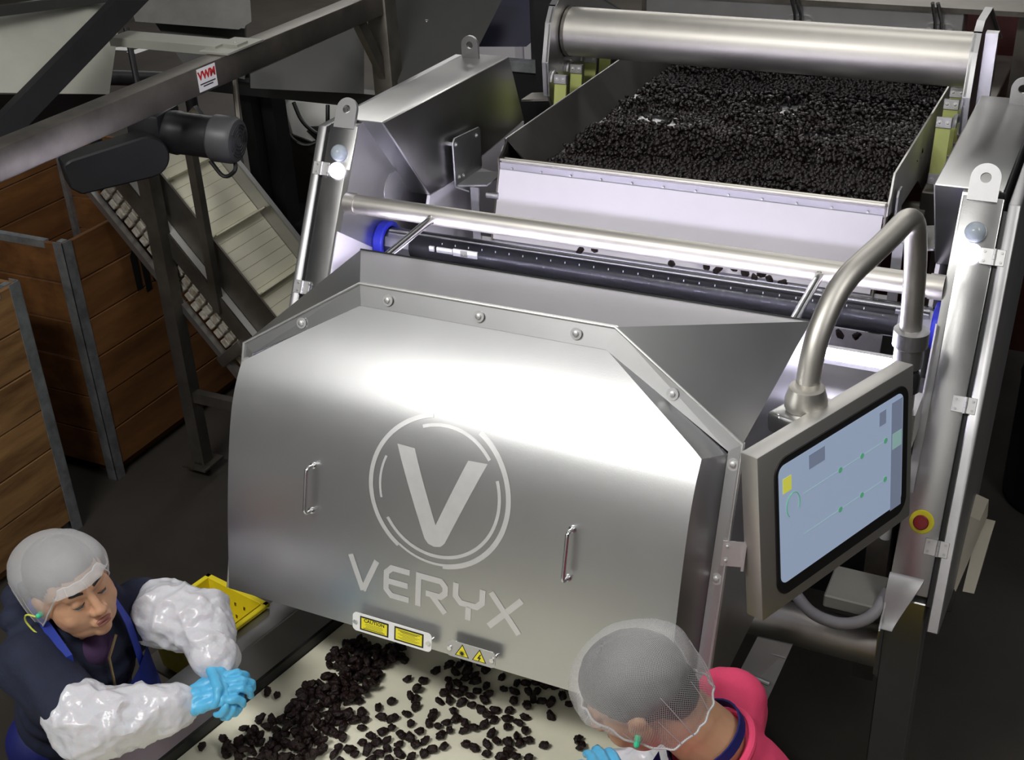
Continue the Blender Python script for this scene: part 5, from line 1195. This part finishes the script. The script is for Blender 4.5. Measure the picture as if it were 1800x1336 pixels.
def make_net(M, person, m, r, c, rim, seed, bulge, scl):
    global _rim_pts
    inv = M
    _rim_pts = []
    for i in range(120):
        a = 2 * PI * i / 120; ph = PI / 2 + .48; rr = math.sin(ph)
        fold = .045 * math.sin(a * 17 + 3 * noise.noise(V((math.cos(a) * 2, math.sin(a) * 2, seed))))
        k = rr * (1 + fold); _rim_pts.append(M @ V((c[0] + r[0] * k * math.cos(a), c[1] + r[1] * k * math.sin(a), c[2] + r[2] * (rim(a) - c[2]) / r[2])))
    return hair_net(M, person, m, r, c, rim, seed, bulge, scl)
FOLD = .016
make_net(M1, P1, 'hair_net_fine', (.101, .124, .094), (0, -.020, .034), rim1, 2.0, lambda a: .16 * max(0, -math.sin(a)) ** 2 + .05, 1.0)
ear = M1 @ V((-.086, .004, -.012))
bm = new(); capsule(bm, ear, .007, ear + (M1.to_3x3() @ V((-.010, .004, .002))), .006, 10); obj('ear_plug', bm, 'earplug_green', P1)
bm = new(); tube(bm, fillet([ear + (M1.to_3x3() @ V(p)) for p in ((-.016, .004, .004), (-.026, -.02, .012), (-.030, -.035, -.01), (-.028, -.02, -.04), (-.012, .005, -.075), (.01, .01, -.10))], .03), .0022, 6); obj('ear_plug_cord', bm, 'earplug_cord', P1)

# ---- worker in the pink shirt at the near end of the belt, seen from behind and above
Hc2 = V((0.631,-0.329,1.524)); f2_ = V((-.97, -.243, 0)).normalized(); l2 = V((0, 0, 1)).cross(f2_)
M2 = head_frame(Hc2, f2_, math.radians(33), math.radians(8))
NB2 = M2 @ V((0, -.055, -.125)) + V((.02, 0, -.035))
pel2 = V((NB2.x + .20, NB2.y - .04, .86))
P2 = thing('person', 'person in pink shirt and open white hair net bending over the belt, seen from behind', 'person', (pel2.x, pel2.y, 0))
bm = new(); head_shapes(bm, M2, 1.05)
capsule(bm, M2 @ V((0, -.030, -.055)), .058, NB2, .064, 18)
S2 = {s: NB2 + l2 * s * .165 + V((.01, 0, -.055)) for s in (-1, 1)}
E2 = {1: S2[1] + V((-.12, -.08, -.23)), -1: S2[-1] + V((-.10, .05, -.25))}
W2_ = {1: V((0.612,-0.368,1.250)), -1: E2[-1] + V((-.20, -.06, -.10))}
for s in (-1, 1):
    capsule(bm, NB2 + V((0, 0, -.045)), .055, S2[s], .050); capsule(bm, S2[s], .046, E2[s], .038); capsule(bm, E2[s], .038, W2_[s], .027)
    hip = pel2 + l2 * s * .085; kn = V((hip.x - .03, hip.y, .46)); an = V((hip.x + .02, hip.y, .07)); capsule(bm, hip, .085, kn, .055); capsule(bm, kn, .055, an, .038); capsule(bm, an + V((0, 0, -.03)), .035, an + f2_ * .14 + V((0, 0, -.045)), .022)
capsule(bm, NB2 + V((.03, 0, -.15)), .11, pel2, .12, 20, (f2_, .8))
bm = remesh(bm, .0038, 4, .5); obj('body', bm, 'skin_face', P2, 'face, ear and neck')
face_details(M2, P2); hair_cap(M2, P2)
bm = new()
capsule(bm, NB2 + V((.055, 0, -.15)), .145, pel2 + V((0, 0, .02)), .150, 22, (f2_, .84))
for s in (-1, 1): capsule(bm, NB2 + V((.012, 0, -.068)), .078, S2[s] + V((.02, 0, -.012)), .076); capsule(bm, S2[s] + V((.02, 0, 0)), .074, S2[s].lerp(E2[s], .62), .060); capsule(bm, NB2 + V((.03, 0, -.14)), .10, S2[s] + V((0, 0, -.05)), .06)
bm = remesh(bm, .006, 5, .5)
wrinkle(bm, lambda p: .005 * noise.noise(p * 10) + .002 * math.sin((p.z + p.x) * 80 + 5 * noise.noise(p * 6))); shirt = obj('shirt', bm, 'cotton_pink', P2, 'pink round-neck shirt')
axn = (NB2 - (M2 @ V((0, -.03, -.055)))).normalized(); Mn = frame_z(NB2 + V((.006, 0, -.012)) - axn * .0, -axn + V((.15, 0, .5)), (1, 0, 0))
bm = new(); tube(bm, [Mn @ V((.076 * math.cos(a), .084 * math.sin(a), .004 * math.sin(2 * a))) for a in [2 * PI * i / 40 for i in range(40)]], .009, 10, close=True); obj('collar', bm, 'cotton_pink', shirt)
bm = new(); capsule(bm, pel2 + V((0, 0, .04)), .13, pel2, .135, 18, (f2_, .85))
for s in (-1, 1):
    hip = pel2 + l2 * s * .085; kn = V((hip.x - .03, hip.y, .46)); an = V((hip.x + .02, hip.y, .09)); capsule(bm, hip, .092, kn, .068); capsule(bm, kn, .068, an, .055)
bm = remesh(bm, .012, 3); obj('trousers', bm, 'cotton_navy', P2)
for s in (-1, 1):
    an = pel2 + l2 * s * .085; an = V((an.x + .02, an.y, .045)); bm = new(); capsule(bm, an, .045, an + f2_ * .15 - V((0, 0, .012)), .033, 14); bm = remesh(bm, .008, 2); bmesh.ops.bisect_plane(bm, geom=bm.verts[:] + bm.edges[:] + bm.faces[:], plane_co=(0, 0, .001), plane_no=(0, 0, -1), clear_outer=True); obj('shoe', bm, 'rubber_black', P2)
for s in (1, -1):
    bm = new(); dd = (W2_[s] - E2[s]).normalized(); hand(bm, W2_[s], dd + V((-.3, 0, -.25)), V((0, .1, 1)), s, (.3, .4, .4)); bm = remesh(bm, .0035, 3); obj('glove', bm, 'nitrile_blue', P2, 'blue nitrile glove')
    bm = new(); capsule(bm, E2[s].lerp(S2[s], .25), .058, E2[s], .060); capsule(bm, E2[s], .060, W2_[s], .040); bm = remesh(bm, .006, 3); wrinkle(bm, crinkle(.013, 13, V((2, 8, s)))); obj('oversleeve', bm, 'sleeve_plastic', P2)
Mq = frame_z(NB2 + (-axn) * .012, -axn + V((.10, 0, .25)), (1, 0, 0))
ring_pts = [Mq @ V((.073 * math.cos(a), .076 * math.sin(a), .0)) for a in [2 * PI * i / 28 for i in range(29)]]
st2 = strap(ring_pts, .020, 'strap_navy', P2, lambda p: NB2 + (-axn) * .012, 'apron_strap', .0035)
bk = (0.733,-0.388,1.469)
i_b = min(range(28), key=lambda i: (ring_pts[i] - V(bk)).length); pb = ring_pts[i_b]; nb_ = (pb - NB2).normalized(); tb_ = (ring_pts[i_b + 1] - ring_pts[i_b - 1]).normalized()
bm = new(); Mk = frame(pb + nb_ * .004, tb_, nb_.cross(tb_), nb_)
for lo, hi in (((-.011, -.014, 0), (.011, -.011, .003)), ((-.011, .011, 0), (.011, .014, .003)), ((-.011, -.014, 0), (-.008, .014, .003)), ((.008, -.014, 0), (.011, .014, .003)), ((-.0015, -.014, 0), (.0015, .014, .003))): box(bm, lo, hi, Mk)
obj('buckle', bm, 'steel_satin', st2)
bm = new(); aw = []
for j in range(10):
    row = []
    for i in range(9):
        u = -1 + 2 * i / 8; row.append(bm.verts.new(NB2 + V((.02 + .010 * j, 0, -.16 - j * .05)) + f2_ * (.135 + .012 * math.cos(u * 1.3)) * (1 - .12 * u * u) + l2 * u * .12))
    aw.append(row)
for a, b_ in zip(aw, aw[1:]):
    for i in range(8): bm.faces.new((a[i], a[i + 1], b_[i + 1], b_[i]))
bmesh.ops.solidify(bm, geom=bm.faces[:], thickness=.003); obj('apron', bm, 'apron_blue', P2)
def rim2(a):
    f_ = math.sin(a); return .045 if f_ > .85 else -.070 + .115 * max(0, (f_ + .2) / 1.05) ** 1.2 if f_ > -.2 else -.070
FOLD = .024
make_net(M2, P2, 'hair_net_open', (.101, .116, .095), (0, -.014, .036), rim2, 9.0, lambda a: .10 * max(0, -math.sin(a)) ** 2 + .04, 1.0)
ear2 = M2 @ V((.086, .002, -.014))
bm = new(); capsule(bm, ear2, .0065, ear2 + (M2.to_3x3() @ V((.010, .008, -.008))), .0055, 10); obj('ear_plug', bm, 'earplug_green', P2)
